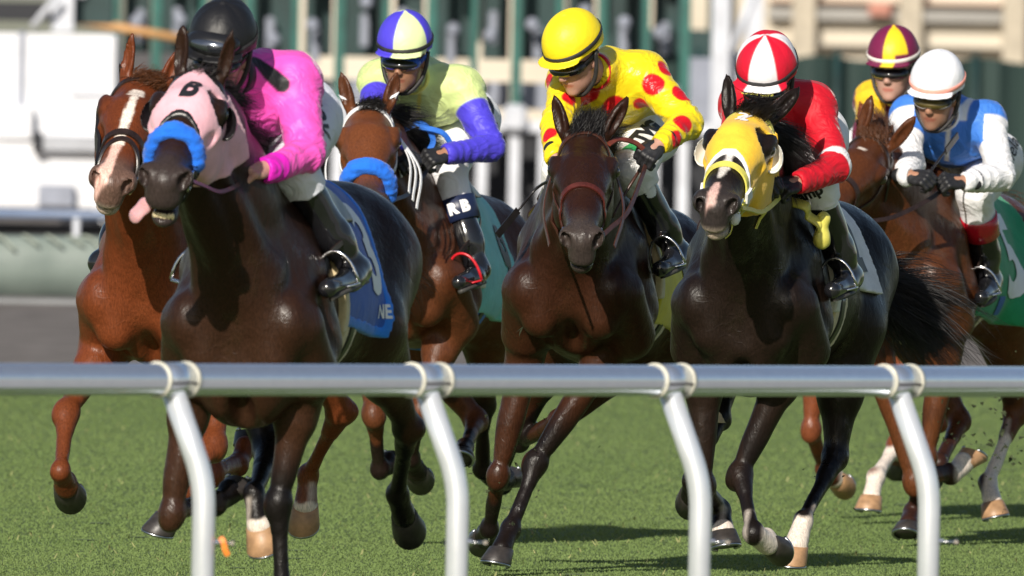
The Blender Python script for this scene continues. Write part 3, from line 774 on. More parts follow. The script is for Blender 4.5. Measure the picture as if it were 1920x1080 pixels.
M['lens'] = plain("smoked_goggle_lens", (.008, .008, .010), .05, .1, coat=1.0)
M['lens_gold'] = plain("amber_goggle_lens", (.10, .075, .02), .06, .3, coat=1.0, metal=.4)
M['frame_blue'] = plain("blue_goggle_frame", (.02, .08, .45), .3, .1); M['frame_black'] = plain("black_goggle_frame", (.012, .012, .014), .3, .1)
M['strap'] = plain("dark_elastic", (.022, .021, .022), .6, .3, 60); M['strap_peach'] = plain("peach_elastic", (.80, .33, .26), .6, .1, 60)
M['strap_white'] = plain("cream_elastic", (.75, .70, .66), .6, .1, 60)

def beside(h, px, py, clear, x0, x1, near=None, L=None):
    """point on the pixel's ray that stands clear of the horse's side; with near, the candidate closest to length L away"""
    fr = h['fr']; xs = np.linspace(x0, x1, 46); P = np.array([fr.X(px, py, x) for x in xs]); F = h['v'].sample(P)
    cost = np.maximum(clear - F, 0) * 30 + np.maximum(F - clear - .05, 0) * 2.0
    if near is not None: cost = cost + 3.0 * np.abs(np.linalg.norm(P - near, axis=1) - L)
    else: cost = cost + .15 * np.abs(xs - .12)
    return P[int(np.argmin(cost))]
def build_jockey(h, sp):
    fr = h['fr']; X = lambda q: fr.X(*q)
    S = {s: X(sp['sh' + s]) for s in 'LR'}; Hd = X(sp['head'])
    pel = X(sp['pelvis']); E_, Wr, Hn = {}, {}, {}
    for s in 'LR':
        e = sp['el' + s]; E_[s] = fr.reach(S[s], e[0], e[1], .275, e[2])
        w = sp['wr' + s]; Wr[s] = fr.reach(E_[s], w[0], w[1], .235, w[2])
        q = sp['hn' + s]; Hn[s] = fr.reach(Wr[s], q[0], q[1], .085, q[2])
    hip = {'L': pel + np.array((.02, .105, -.02)), 'R': pel + np.array((.02, -.105, -.02))}
    kn, an, to = {}, {}, {}
    for s in 'LR':
        y = 1 if s == 'L' else -1
        if 'kn' + s in sp:
            kn[s] = beside(h, *sp['kn' + s][:2], .055, -.15, .35); an[s] = beside(h, *sp['an' + s][:2], .050, -.50, .30, kn[s], .40); to[s] = beside(h, *sp['to' + s][:2], .040, -.50, .40, an[s], .16)
        else:                                                    # far leg mirrors the near one across the horse
            o = 'L' if s == 'R' else 'R'
            kn[s], an[s], to[s] = [np.array((p[0] - .06, -p[1] * k_, p[2])) for p, k_ in zip((kn[o], an[o], to[o]), (sp.get('far', (.62, .75))[0],) + (sp.get('far', (.62, .75))[1],) * 2)]
    print('  J', [x.round(2).tolist() for x in (kn['L'], an['L'], to['L'], pel, Hd)], [round(float(np.linalg.norm(x)), 2) for x in (kn['L'] - hip['L'], an['L'] - kn['L'], to['L'] - an['L'])])
    off = pel; root = empty("person", fr.O + fr.A.T @ pel, fr.rz); tag(root, sp['label'], "jockey", "jockeys riding the racehorses")
    fd = unit(sp['face']); Rh = head_frame(fd, R_(sp.get('roll', 0)))
    def hq(x, y, z): return Hd + Rh @ np.array((x, y, z), float)
    nb = (S['L'] + S['R']) / 2 + np.array((-.01, 0, .03)); chest = (S['L'] + S['R']) / 2 + np.array((-.07, 0, -.06))
    allp = np.array([*S.values(), *E_.values(), *Wr.values(), *Hn.values(), pel, *kn.values(), *an.values(), Hd])
    lo = allp.min(0) - .22; hi = allp.max(0) + .22
    ulat = unit(S['L'] - S['R'])
    def torso(v, g):
        mid = pel * .5 + chest * .5 + np.array((0, 0, .035))
        v.cone(pel + (.02, 0, .03), mid, .088 + g, .092 + g, .05, ulat, .68); v.cone(mid, chest, .092 + g, .098 + g, .05, ulat, .64)
        v.cone(S['L'] * .85 + S['R'] * .15, S['R'] * .85 + S['L'] * .15, .070 + g, .070 + g, .06)
        for s in 'LR':
            v.ell(S[s], .064 + g, .05); v.cone(S[s], E_[s], .056 + g, .043 + g * 1.2, .035); v.cone(E_[s], Wr[s], .044 + g * 1.2, .029 + g * .8, .02)
    def hipleg(v, g):
        v.cone(pel + (.03, .05, 0), pel + (.03, -.05, 0), .108 + g, .108 + g, .05)
        for s in 'LR':
            v.ell(hip[s] + np.array((-.03, 0, .0)), .100 + g, .05)
            v.cone(hip[s], kn[s], .092 + g, .062 + g, .04); v.cone(kn[s], kn[s] * .45 + an[s] * .55, .060 + g, .050 + g, .02)
    # --- body, one continuous surface
    v = Vol(lo, hi, .006); torso(v, 0); hipleg(v, 0)
    for s in 'LR':
        v.cone(kn[s], kn[s] * .5 + an[s] * .5, .050, .036, .02); v.cone(kn[s] * .5 + an[s] * .5, an[s], .036, .030, .02); qq = unit(an[s] - kn[s]); v.cone(an[s] + qq * .02, an[s] * .5 + to[s] * .5 + qq * .045, .034, .024, .02)
        f = unit(Hn[s] - Wr[s]); v.cone(Wr[s], Wr[s] + f * .05, .025, .022, .015)
    v.cone(nb, hq(-.03, 0, -.075), .058, .052, .03)
    E = v.ell
    E(hq(-.012, 0, .030), (.094, .075, .100), .02, Rh); E(hq(.022, 0, -.035), (.066, .060, .070), .03, Rh); E(hq(.030, 0, -.075), (.052, .046, .040), .025, Rh)
    E(hq(.070, 0, -.098), (.018, .022, .016), .02, Rh); v.cone(hq(.078, 0, .022), hq(.102, 0, -.024), .010, .0125, .012)
    E(hq(.062, 0, .030), (.024, .056, .014), .015, Rh)
    E(hq(.077, 0, -.056), (.014, .024, .0055), .006, Rh); E(hq(.075, 0, -.068), (.013, .020, .006), .006, Rh); E(hq(.090, 0, -.062), (.010, .024, .0014), .003, Rh, sub=True)
    for y in (-1, 1):
        E(hq(.046, y * .042, -.020), (.026, .020, .022), .015, Rh); E(hq(.078, y * .030, .008), (.014, .016, .009), .008, Rh, sub=True); E(hq(.074, y * .030, .006), (.009, .011, .007), .004, Rh)
        E(hq(.096, y * .010, -.030), (.009, .008, .007), .006, Rh); E(hq(-.010, y * .074, -.018), (.018, .008, .030), .006, Rh)
    sk = np.array(sp.get('skin', (.42, .22, .14)))
    def bcol(V):
        L = (V - Hd) @ Rh; C = np.tile(sk, (len(V), 1))
        d = np.sqrt(((L[:, 0] - .082) / .8) ** 2 + (L[:, 1] / 1.0) ** 2 * .8 + ((L[:, 2] + .062) * 2.2) ** 2); m = smooth01(-d, -.026, -.016)[:, None] * (np.abs(L[:, 1:2]) < .03)
        C = C * (1 - m) + sk * np.array((.95, .60, .58)) * m
        for s in 'LR':
            C[(seg_d(V, hip[s], kn[s])[0] < .13) | (seg_d(V, kn[s], an[s])[0] < .075)] = sp.get('breech', (.78, .78, .80))
        if sp.get('stubble'):
            m = (smooth01(-L[:, 2], .03, .07) * smooth01(L[:, 0], -.02, .04) * .30)[:, None] * (np.linalg.norm(L, axis=1) < .16)[:, None]; C = C * (1 - m) + .05 * m
        return C
    v.build("body", M['skin'], root, off, cols=bcol); vb = v
    # --- silk
    g = sp.get('puff', .012); v = Vol(lo, hi, .006); torso(v, g)
    nk = hq(-.035, 0, -.085); v.cone(nb - unit(nk - nb) * .02, nb * .35 + nk * .65, .080, .066, .03)
    for s in 'LR':
        f = unit(Hn[s] - Wr[s]); v.cone(Wr[s] + f * .068, Wr[s] + f * .15, .06, .06, .006, sub=True)
    v.cone(nb * .15 + nk * .85, hq(-.01, 0, .0), .054, .085, .006, sub=True)
    _, x, y, z = v.grids(); fa = sp.get('fold', 1.0)
    v.F += (wob(x, y, z * .8, 17, 1.) * .0036 * fa + wob(x * .8, y, z, 41, 2.4) * .0006 * fa).astype(np.float32)
    ctx = dict(S=S, E=E_, W=Wr, pel=pel, nb=nb, chest=chest, hq=hq, ulat=ulat, v=v, fr=fr)
    def armpar(V):
        o = {}
        for s in 'LR':
            d1, t1 = seg_d(V, S[s], E_[s]); d2, t2 = seg_d(V, E_[s], Wr[s]); o[s] = (np.where(d1 < d2, t1, 1 + t2), np.minimum(d1, d2))
        return o
    ctx['arm'] = armpar
    def folds(V):
        """creases: gathered round elbows and wrists, running down the back and across the chest"""
        A = armpar(V); q = V - nb; al = q @ ulat; out = np.zeros(len(V)); wt = np.ones(len(V))
        for s in 'LR':
            t, dd = A[s]; L_ = np.where(t < 1, t * .275, .275 + (t - 1) * .235); ax_ = unit(E_[s] - S[s]); pp = V - S[s]
            e1 = unit(np.cross(ax_, (0, 0, 1.))); e2 = np.cross(ax_, e1); an_g = np.arctan2(pp @ e1, pp @ e2)
            near = smooth01(-dd, -.11, -.085); w = near * (.30 + .9 * np.exp(-((t - 1.0) / .28) ** 2) + .6 * np.exp(-((t - 1.8) / .2) ** 2) + .5 * np.exp(-((t - .12) / .2) ** 2))
            f_ = 1 - np.abs(np.sin(L_ * 62 + 2.2 * np.sin(an_g + L_ * 9) + 1.1 * np.sin(2 * an_g + 1))) ** .8
            out += w * (f_ - .4) * .0058; wt = wt * (1 - near)
        f_ = 1 - np.abs(np.sin(al * 26 + 2.4 * np.sin(q[:, 0] * 7 + al * 4) + 1.3 * np.sin(q[:, 2] * 13 + 2))) ** .8
        g_ = 1 - np.abs(np.sin(q[:, 0] * 24 + 2.0 * np.sin(al * 11) + q[:, 2] * 9)) ** .8
        return out + wt * ((f_ - .4) * .0050 + (g_ - .4) * .0030)
    Vv, Qq = v.nets(1); Vd = Vv + v.grad(Vv) * (folds(Vv) * sp.get('fold', 1.0))[:, None]
    silk = link_mesh("silk_shirt", Vd - off, Qq, M[sp.get('silkmat', 'silk')], root, True, cols=sp['silk'](Vv, ctx)); vs = v
    # collar
    cb = nb * .28 + nk * .72; ax = unit(hq(-.03, 0, -.075) - nb); a = unit(np.cross(ax, (0, 1, 0))); b = np.cross(ax, a); mb = MB()
    mb.band([cb - off + .064 * (math.cos(t) * a + math.sin(t) * b) for t in np.linspace(0, 6.283, 25)[:-1]], [math.cos(t) * a + math.sin(t) * b for t in np.linspace(0, 6.283, 25)[:-1]], .034, .006, True)
    mb.build("collar", M[sp.get('collar', 'print_white')], silk, True)
    # --- breeches
    v = Vol(lo, hi, .006); hipleg(v, .012)
    for s in 'LR': bt_ = sp.get('btop', .90) - (.15 if sp.get('cuff') else .25); v.cone(kn[s] * bt_ + an[s] * (1 - bt_), an[s], .085, .085, .006, sub=True)
    _, x, y, z = v.grids(); v.F += (wob(x, y, z * .7, 28, 3.) * .0034 + wob(x, y, z, 61, .4) * .0009).astype(np.float32)
    bc = np.array(sp.get('breech', (.78, .78, .80)))
    br = v.build("breeches", M['breech'], root, off, cols=lambda V: np.tile(bc, (len(V), 1))); ctx['vbr'] = v
    # --- boots
    for s in 'LR':
        k, an_, t = kn[s], an[s], to[s]; bt_ = sp.get('btop', .90); b0 = k * bt_ + an_ * (1 - bt_); q = unit(an_ - k); f = unit(t - an_)
        P3 = np.array((b0, an_, t)); v = Vol(P3.min(0) - .13, P3.max(0) + .13, .005)
        v.cone(b0 - q * .01, k * .25 + an_ * .75, .060, .052, .02); v.cone(k * .3 + an_ * .7, an_, .052, .040, .03)
        v.cone(an_ + q * .02 - f * .02, an_ + f * .09 + q * .035, .042, .036, .04, np.cross(q, f), 1.0); v.cone(an_ + f * .07 + q * .035, t + q * .03, .037, .029, .03)
        v.ell(b0 - q * .05, (.2, .2, .035), .004, np.stack([unit(np.cross(q, (0, 1, .1))), unit(np.cross(q, np.cross(q, (0, 1, .1)))), q], 1), sub=True)
        _, x, y, z = v.grids(); v.F += (wob(x, y, z, 38, 5.) * .0012).astype(np.float32)
        bt = v.build("boot", M['boot'], root, off); ctx['vboot' + s] = v; ctx['boot' + s] = (b0, an_, t, q, f, bt)
        sm = MB(); so = an_ + q * .075; n_ = unit(np.cross(f, np.cross(q, f))); sd_ = unit(np.cross(f, n_)); tip = t + q * .055; rings = []
        for zz_ in (-.006, .008):
            rg = []
            for i in range(20):
                th = 2 * math.pi * i / 20; c_ = (so - f * .03 + tip) / 2; hl = np.linalg.norm(tip - so + f * .03) / 2 + .012
                rg.append(c_ + f * hl * math.cos(th) + sd_ * .036 * math.sin(th) * (1 - .18 * (math.cos(th) < -.2)) + n_ * zz_)
            rings.append(rg)
        sm.loft([[p - off for p in r] for r in rings]).build("boot_sole", M['sole'], bt, True)
        if sp.get('cuff'):                                        # coloured boot top
            c0 = b0; mb = MB(); a = unit(np.cross(q, (1, .3, 0))); b = np.cross(q, a); rg = []
            for dz_, r_ in ((-.035, .068), (-.033, .072), (.055, .070), (.057, .064)):
                rg.append([c0 + q * dz_ + r_ * (math.cos(th) * a + math.sin(th) * b) - off for th in np.linspace(0, 2 * math.pi, 31)[:-1]])
            mb.loft(rg, False).build("boot_cuff", M[sp['cuff']], bt, True)
    # --- hands
    for s in 'LR':
        y = 1 if s == 'L' else -1; w = Wr[s]; f = unit(Hn[s] - w); n_ = unit(np.array(sp.get('back' + s, (.55, y * .35, .75)))); n_ = unit(n_ - f * (n_ @ f)); l = np.cross(n_, f)
        v = Vol(w - .15, w + .15, .0038); R3 = np.stack([f, l, n_], 1)
        v.cone(w - f * .035, w + f * .02, .031, .028, .01, n_, 1.25); v.ell(w + f * .055, (.046, .042, .019), .014, R3)
        for i, (o_, L_) in enumerate(((-.032, .84), (-.011, 1.0), (.011, 1.04), (.032, .92))):
            p0 = w + f * (.086 + .004 * (i in (1, 2))) + l * o_ + n_ * .004; p1 = p0 + (f * .55 - n_ * .83) * .034 * L_; p2 = p1 + (-f * .55 - n_ * .80) * .024 * L_; p3 = p2 + (-f * .95 + n_ * .1) * .020 * L_
            v.ell(p0, .0125, .006); v.cone(w + f * .05 + l * o_ * .8, p0, .012, .0115, .006); v.cone(p0, p1, .0112, .0102, .003); v.cone(p1, p2, .0102, .0095, .002); v.cone(p2, p3, .0095, .0085, .002)
        ty = -y; t0 = w + f * .030 + l * ty * .032 - n_ * .006; t1 = t0 + f * .030 + l * ty * .016 - n_ * .014; t2 = t1 + f * .026 - l * ty * .006 - n_ * .014
        v.cone(t0, t1, .0145, .0125, .008); v.cone(t1, t2, .0118, .0098, .003)
        bare = sp.get('bare', False)
        v.build("hand" if bare else "glove", M['skin' if bare else 'glove'], root, off, cols=lambda V: np.tile(sk, (len(V), 1))); ctx['vh' + s] = v; ctx['grip' + s] = w + f * .075 - n_ * .028; ctx['hf' + s] = (w, f, l, n_)
    # --- helmet
    v = Vol(Hd - .20, Hd + .20, .0045)
    v.ell(hq(-.014, 0, .064), (.124, .103, .116), .01, Rh)
    _, x, y, z = v.grids(); x, y, z = x - Hd[0], y - Hd[1], z - Hd[2]; lx, ly, lz = [Rh[0, i] * x + Rh[1, i] * y + Rh[2, i] * z for i in range(3)]
    cut = (.038 + .10 * np.abs(lx) * (lx < 0) * -1.0 - lz + .0 * ly); v.F = np.maximum(v.F, (cut + .0 * v.F).astype(np.float32))
    v.ell(hq(.086, 0, .044), (.058, .090, .0085), .012, Rh); v.ell(hq(-.014, 0, .179), (.014, .014, .007), .006, Rh)
    if sp.get('cap_lobes'): v.F += (-.0030 * np.abs(np.sin(3 * np.arctan2(ly, lx + .014)))).astype(np.float32)
    v.F += (wob(lx, ly, lz, 40, 1.) * .0010).astype(np.float32)
    def hcol(V):
        L = (V - Hd) @ Rh; return sp['cap'](L)
    he = v.build("helmet", M['helmet'], root, off, cols=hcol); ctx['vhel'] = v; ctx['helmet'] = he
    # elastic round the helmet
    zc = .070; rg = []; nr = []
    for t in np.linspace(0, 2 * math.pi, 41)[:-1]:
        d = Rh @ np.array((math.cos(t), math.sin(t), 0)); zz_ = zc + .010 * math.cos(t) * -1
        p, ok = v.hit(hq(-.014, 0, zz_), d, .0012, .2); rg.append(p[0] - off); nr.append(d)
    mb = MB(); mb.band(rg, nr, .017, .0025, True); mb.build("helmet_band", M[sp.get('band', 'strap')], he, True)
    # goggles
    up = sp.get('gog_up', False)
    if not up:
        v = Vol(Hd - .14, Hd + .14, .004); v.ell(hq(.048, 0, .000), (.060, .077, .033), .004, Rh); v.ell(hq(.100, 0, -.030), (.03, .014, .020), .008, Rh, sub=True); v.ell(hq(.0, 0, .004), (.05, .069, .04), .004, Rh, sub=True)
        go = v.build("goggles", M[sp.get('gframe', 'frame_black')], root, off)
        v = Vol(Hd - .14, Hd + .14, .004); v.ell(hq(.0545, 0, .000), (.0600, .0735, .0290), .004, Rh); v.ell(hq(.108, 0, -.028), (.03, .013, .018), .008, Rh, sub=True)
        v.build("goggle_lens", M[sp.get('lens', 'lens')], go, off)
        for y in (-1, 1): MB().band([hq(.04, y * .073, .004) - off, hq(.0, y * .082, .012) - off, hq(-.03, y * .086, .022) - off], [Rh[:, 1] * y] * 3, .020, .003).build("goggle_strap", M[sp.get('gframe', 'frame_black')], go, True)
    if sp.get('gog_hat'):
        vh = ctx['vhel']; c0 = hq(-.01, 0, .062)
        def ring_(lz0, r_, a): return
        f = Vol(Hd - .20, Hd + .20, .004); f.ell(hq(.082, 0, .088), (.052, .086, .038), .006, Rh); f.ell(hq(.150, 0, .054), (.03, .016, .020), .006, Rh, sub=True)
        go = f.build("goggles", M['frame_black'], he, off)
        f = Vol(Hd - .20, Hd + .20, .004); f.ell(hq(.087, 0, .090), (.0515, .078, .030), .006, Rh); f.ell(hq(.152, 0, .058), (.03, .018, .018), .006, Rh, sub=True)
        f.build("goggle_lens", M['lens_blue'], go, off)
    # chin strap
    mb = MB()
    for y in (-1, 1): mb.tube([p - off for p in spline([hq(-.015, y * .088, .028), hq(.0, y * .083, -.03), hq(.02, y * .066, -.080), hq(.045, y * .03, -.118), hq(.055, 0, -.122)], 4)], .0085, 7)
    mb.build("chin_strap", M['strap'], he, True)
    ctx.update(root=root, off=off, silk_o=silk, br_o=br, Hd=Hd, Rh=Rh, kn=kn, an=an, to=to, hip=hip, sh=S, vs=vs, h=h)
    return ctx
M['lens_blue'] = plain("grey_goggle_lens", (.16, .18, .22), .15, .1, metal=.85)
def stirrup(h, ctx, s, mat_iron='steel', leather='lea_dk', parent=None):
    """stirrup leather from the saddle and iron round the ball of the foot"""
    b0, an_, t, q, f, bt = ctx['boot' + s]; y = 1 if s == 'L' else -1
    c = an_ * .35 + t * .65 + q * .045; up = unit(np.array((-.1, -y * .25, 1.0))); lat = unit(np.cross(f, up)); up = unit(np.cross(lat, f)); top = c + up * .115
    rg = [c + lat * .062 * math.cos(a) + up * (.115 * max(0, math.sin(a)) ** .8 - .0) for a in np.linspace(0, math.pi, 18)]
    mb = MB(); mb.tube(rg, .0055, 8); mb.band([c + lat * .062, c, c - lat * .062], [-up] * 3, .032, .006)
    par = parent or h['root']; mb.build("stirrup", M[mat_iron], par, True)
    sp_ = h['P'](-.22, y * .20, 1.36); md = (sp_ + top) / 2 + np.array((0, y * .05, 0)); mb = MB(); mb.band(spline([top, md, sp_], 5), [np.array((.1, y, .1))] * 11, .018, .005); mb.build("stirrup_leather", M[leather], par)
def write(ctx, name, body, px, py, dirx, diry, size, mat, which='vbr', parent=None, off=.004, **kw):
    """writing on clothing: centre found where the pixel's ray meets the garment"""
    fr = ctx['fr']; v = ctx[which]; r = unit(fr.ray(px, py)); t0 = np.linalg.norm(ctx['pel'] - fr.C) - 1.5
    p, ok = v.hit(fr.C + r * t0, r, .0, 3.0, inward=True)
    if not ok[0]: print('write missed', body); return None
    g = v.grad(p)[0]; nrm = unit(-r * .45 + g * .55)
    q1 = fr.C + unit(fr.ray(px + dirx, py + diry)) * np.linalg.norm(p[0] - fr.C); right = q1 - p[0]; right = unit(right - nrm * (right @ nrm)); up = np.cross(nrm, right)
    return decal(name, body, v, p[0], right, up, size, M[mat], parent or ctx['br_o'], off, o=ctx['off'], **kw)
def pix_hit(ctx, v, px, py):
    fr = ctx['fr']; r = unit(fr.ray(px, py)); t0 = np.linalg.norm(ctx['pel'] - fr.C) - 1.5
    p, ok = v.hit(fr.C + r * t0, r, .0, 3.0, inward=True); return p[0] if ok[0] else None
def whip(label, pts, parent=None, tip=None, r=.006, grip_mat='lea_black'):
    o0 = np.array(pts[0]); root = empty("riding_whip", o0); tag(root, label, "whip", "riding whips held by jockeys")
    P_ = [np.array(p) - o0 for p in pts]; q = spline(P_, 6); n = len(q)
    MB().tube(q, list(np.linspace(r * 1.1, r * .7, n)), 8).build("shaft", M[grip_mat], root, True)
    MB().tube([q[0], q[0] * .78 + q[-1] * .22], r * 1.7, 8).build("grip", M['lea_black'], root, True)
    d = unit(q[-1] - q[-2]); s_ = unit(np.cross(d, (0, 0, 1))); mb = MB(); mb.band([q[-1], q[-1] + d * .05, q[-1] + d * .13], [s_] * 3, .028, .005); mb.build("popper", M[tip or 'lea_black'], root)
    return root
# ------------------------------------------------------------------ ground and rails
ACR = unit(W(1960, 715, 59.5) - W(-40, 711, 55.5)); ACR[2] = 0; TD = unit(ACR)        # running direction of the rail (away to the right)
def ground_at(px, D):
    p = W(px, 540, D); p[2] = 0; return p
def build_ground():
    m = Mat("mown_turf"); v = m.obj()
    big = m.noise(.55, 5, .6, v); mid = m.noise(5, 5, .65, v); fine = m.noise(55, 3, .6, m.obj((1, .35, 1)))
    c = m.ramp(mid, [(.28, (.088, .134, .040)), (.5, (.114, .166, .052)), (.72, (.150, .198, .070))])
    c = m.mix(m.math('MULTIPLY', big, .5), c, (.125, .165, .058)); c = m.mix(.5, c, m.ramp(fine, [(.3, .6), (.7, 1)]), 'MULTIPLY')
    dry = m.ramp(m.noise(7, 5, .7, m.obj((1, .5, 1))), [(.63, 0), (.72, 1)]); c = m.mix(m.math('MULTIPLY', dry, .6), c, (.24, .22, .12))
    m.set(color=c, rough=.9, spec=.2); m.bump(fine, .6, .02)
    a = ground_at(-400, 108.0); b = a + TD * 60; a = a - TD * 60
    nn = np.array((-TD[1], TD[0], 0)); nn = nn if nn[1] < 0 else -nn
    e0 = ground_at(-60, 54.2); wd = abs((e0 - a) @ nn); V = [a, b, b + nn * wd, a + nn * wd]; V2 = [a + nn * wd, b + nn * wd, b + nn * (wd + 120), a + nn * (wd + 120)]
    ap = Mat('concrete_apron'); ap.set(color=ap.ramp(ap.noise(2, 5, .6), [(.3, (.24, .235, .225)), (.7, (.36, .35, .335))]), rough=.85)
    tag(link_mesh('apron', np.array(V2) - np.array((0, 0, .004)), [(0, 3, 2, 1)], ap.m, None, False), 'grey concrete apron on the near side of the rail', None, None, 'structure')
    tag(link_mesh("grass", np.array(V), [(0, 3, 2, 1)], m.m, None, False), "mown green turf of the race course", None, None, "structure")
    d = Mat("harrowed_dirt"); n1 = d.noise(3, 5, .65, d.obj((1, .25, 1))); n2 = d.noise(60, 3)
    d.set(color=d.mix(.4, d.ramp(n1, [(.3, (.15, .132, .120)), (.7, (.235, .21, .195))]), d.ramp(n2, [(.3, .55), (.7, 1)]), 'MULTIPLY'), rough=.95, spec=.1); d.bump(n1, .6, .05)
    V = [(-600, -40, -.02), (600, -40, -.02), (600, 1600, -.02), (-600, 1600, -.02)]
    tag(link_mesh("dirt_track", np.array(V), [(0, 1, 2, 3)], d.m, None, False), "grey brown harrowed dirt track beyond the turf", None, None, "structure")
    # blades of grass
    def blades(n, D0, D1, hgt, w, cols, name, lbl, flat=0.0):
        D = 1 / RNG.uniform(1 / D1, 1 / D0, n); x = (RNG.uniform(-1500, 1500, n)) / F_PX * D
        base = np.stack([x, D, np.zeros(n)], 1)
        ln = RNG.uniform(.5, 1.2, n) * hgt; az = RNG.uniform(0, 6.28, n); lean = RNG.uniform(.1, .9, n) + flat
        dx = np.stack([np.cos(az), np.sin(az), np.zeros(n)], 1); up = np.array((0, 0, 1.))
        sdv = np.stack([-np.sin(az * 1.7), np.cos(az * 1.7), np.zeros(n)], 1) * (w * RNG.uniform(.6, 1.4, n))[:, None]
        mid = base + up * (ln * .55)[:, None] + dx * (ln * lean * .25)[:, None]; tip = base + up * (ln * np.clip(1 - lean * .45, .15, 1))[:, None] + dx * (ln * lean * .9)[:, None]
        V = np.stack([base - sdv, base + sdv, mid + sdv * .7, mid - sdv * .7, tip], 1).reshape(-1, 3)
        b = (np.arange(n) * 5)[:, None]; Fq = np.concatenate([b + np.array([[0, 1, 2]]), b + np.array([[0, 2, 3]]), b + np.array([[3, 2, 4]])])
        ti = RNG.uniform(0, 1, n) * .5 + .5 * (.5 + .5 * np.sin(base[:, 0] * 2.3 + 2 * np.sin(base[:, 1] * .8)) * np.sin(base[:, 1] * 1.1 + 1.3 * np.sin(base[:, 0] * 1.9)))
        c0, c1 = np.array(cols[0]), np.array(cols[1]); C = (c0 + (c1 - c0) * ti[:, None]) * RNG.uniform(.92, 1.08, (n, 1)); C = np.repeat(C, 5, 0)
        mm = Mat(name + "_blades"); mm.set(color=mm.attr("Col"), rough=.9, spec=.1)
        tag(link_mesh(name, V, Fq.astype(np.int32), mm.m, None, False, cols=C), lbl, "grass", None, "stuff")
    blades(600000, 67, 114, .0085, .0026, ((.116, .172, .056), (.152, .208, .072)), "turf_grass", "short green grass blades of the turf course")
    blades(1300, 67, 114, .035, .003, ((.20, .22, .08), (.30, .30, .14)), "dry_clippings", "dry pale clippings lying on the turf", 1.0)
def build_clods():
    """bits of turf thrown up by the hooves"""
    m = MB()
    for (px, py, D, n, sx, sy) in ((1840, 800, 80, 110, 60, 60), (1510, 930, 74, 10, 40, 40), (950, 980, 74.5, 16, 50, 50), (1090, 800, 75, 10, 90, 60), (1895, 880, 80, 14, 20, 50)):
        for _ in range(n):
            c = W(px + RNG.normal() * sx, py + RNG.normal() * sy, D + RNG.normal() * .4); r = abs(RNG.normal()) * .006 + .0025
            if c[2] < .01: continue
            P = [c + r * unit(RNG.normal(size=3)) * RNG.uniform(.5, 1.4) for _ in range(5)]
            m.add(P, [(0, 1, 2), (0, 2, 3), (0, 3, 4), (1, 2, 4), (2, 3, 4), (0, 4, 1)])
    o = m.build("flying_turf", plain("torn_turf", (.03, .04, .015), .9, .5, 30), None); tag(o, "small dark bits of turf thrown up behind the hooves", "turf bits", None, "stuff")
def build_divots():
    """torn hoof prints in the turf"""
    m = MB()
    for _ in range(40):
        px = RNG.uniform(-20, 1940); D = 1 / RNG.uniform(1 / 100, 1 / 72); c = ground_at(px, D); a = RNG.uniform(-.6, .6); n = 14; rx, ry = RNG.uniform(.04, .075), RNG.uniform(.06, .16)
        ring = [c + np.array((math.cos(t + a) * rx * RNG.uniform(.7, 1.2), math.sin(t + a) * ry * RNG.uniform(.7, 1.2), .003)) for t in np.linspace(0, 6.283, n + 1)[:-1]]
        b = len(m.v); m.add(ring + [c + np.array((0, 0, .005))], [(i, (i + 1) % n, n) for i in range(n)])
    o = m.build("divots", plain("bare_soil", (.088, .128, .042), .95, .2, 25), None); tag(o, "scattered hoof divots of bare soil in the turf", "divots", None, "stuff")
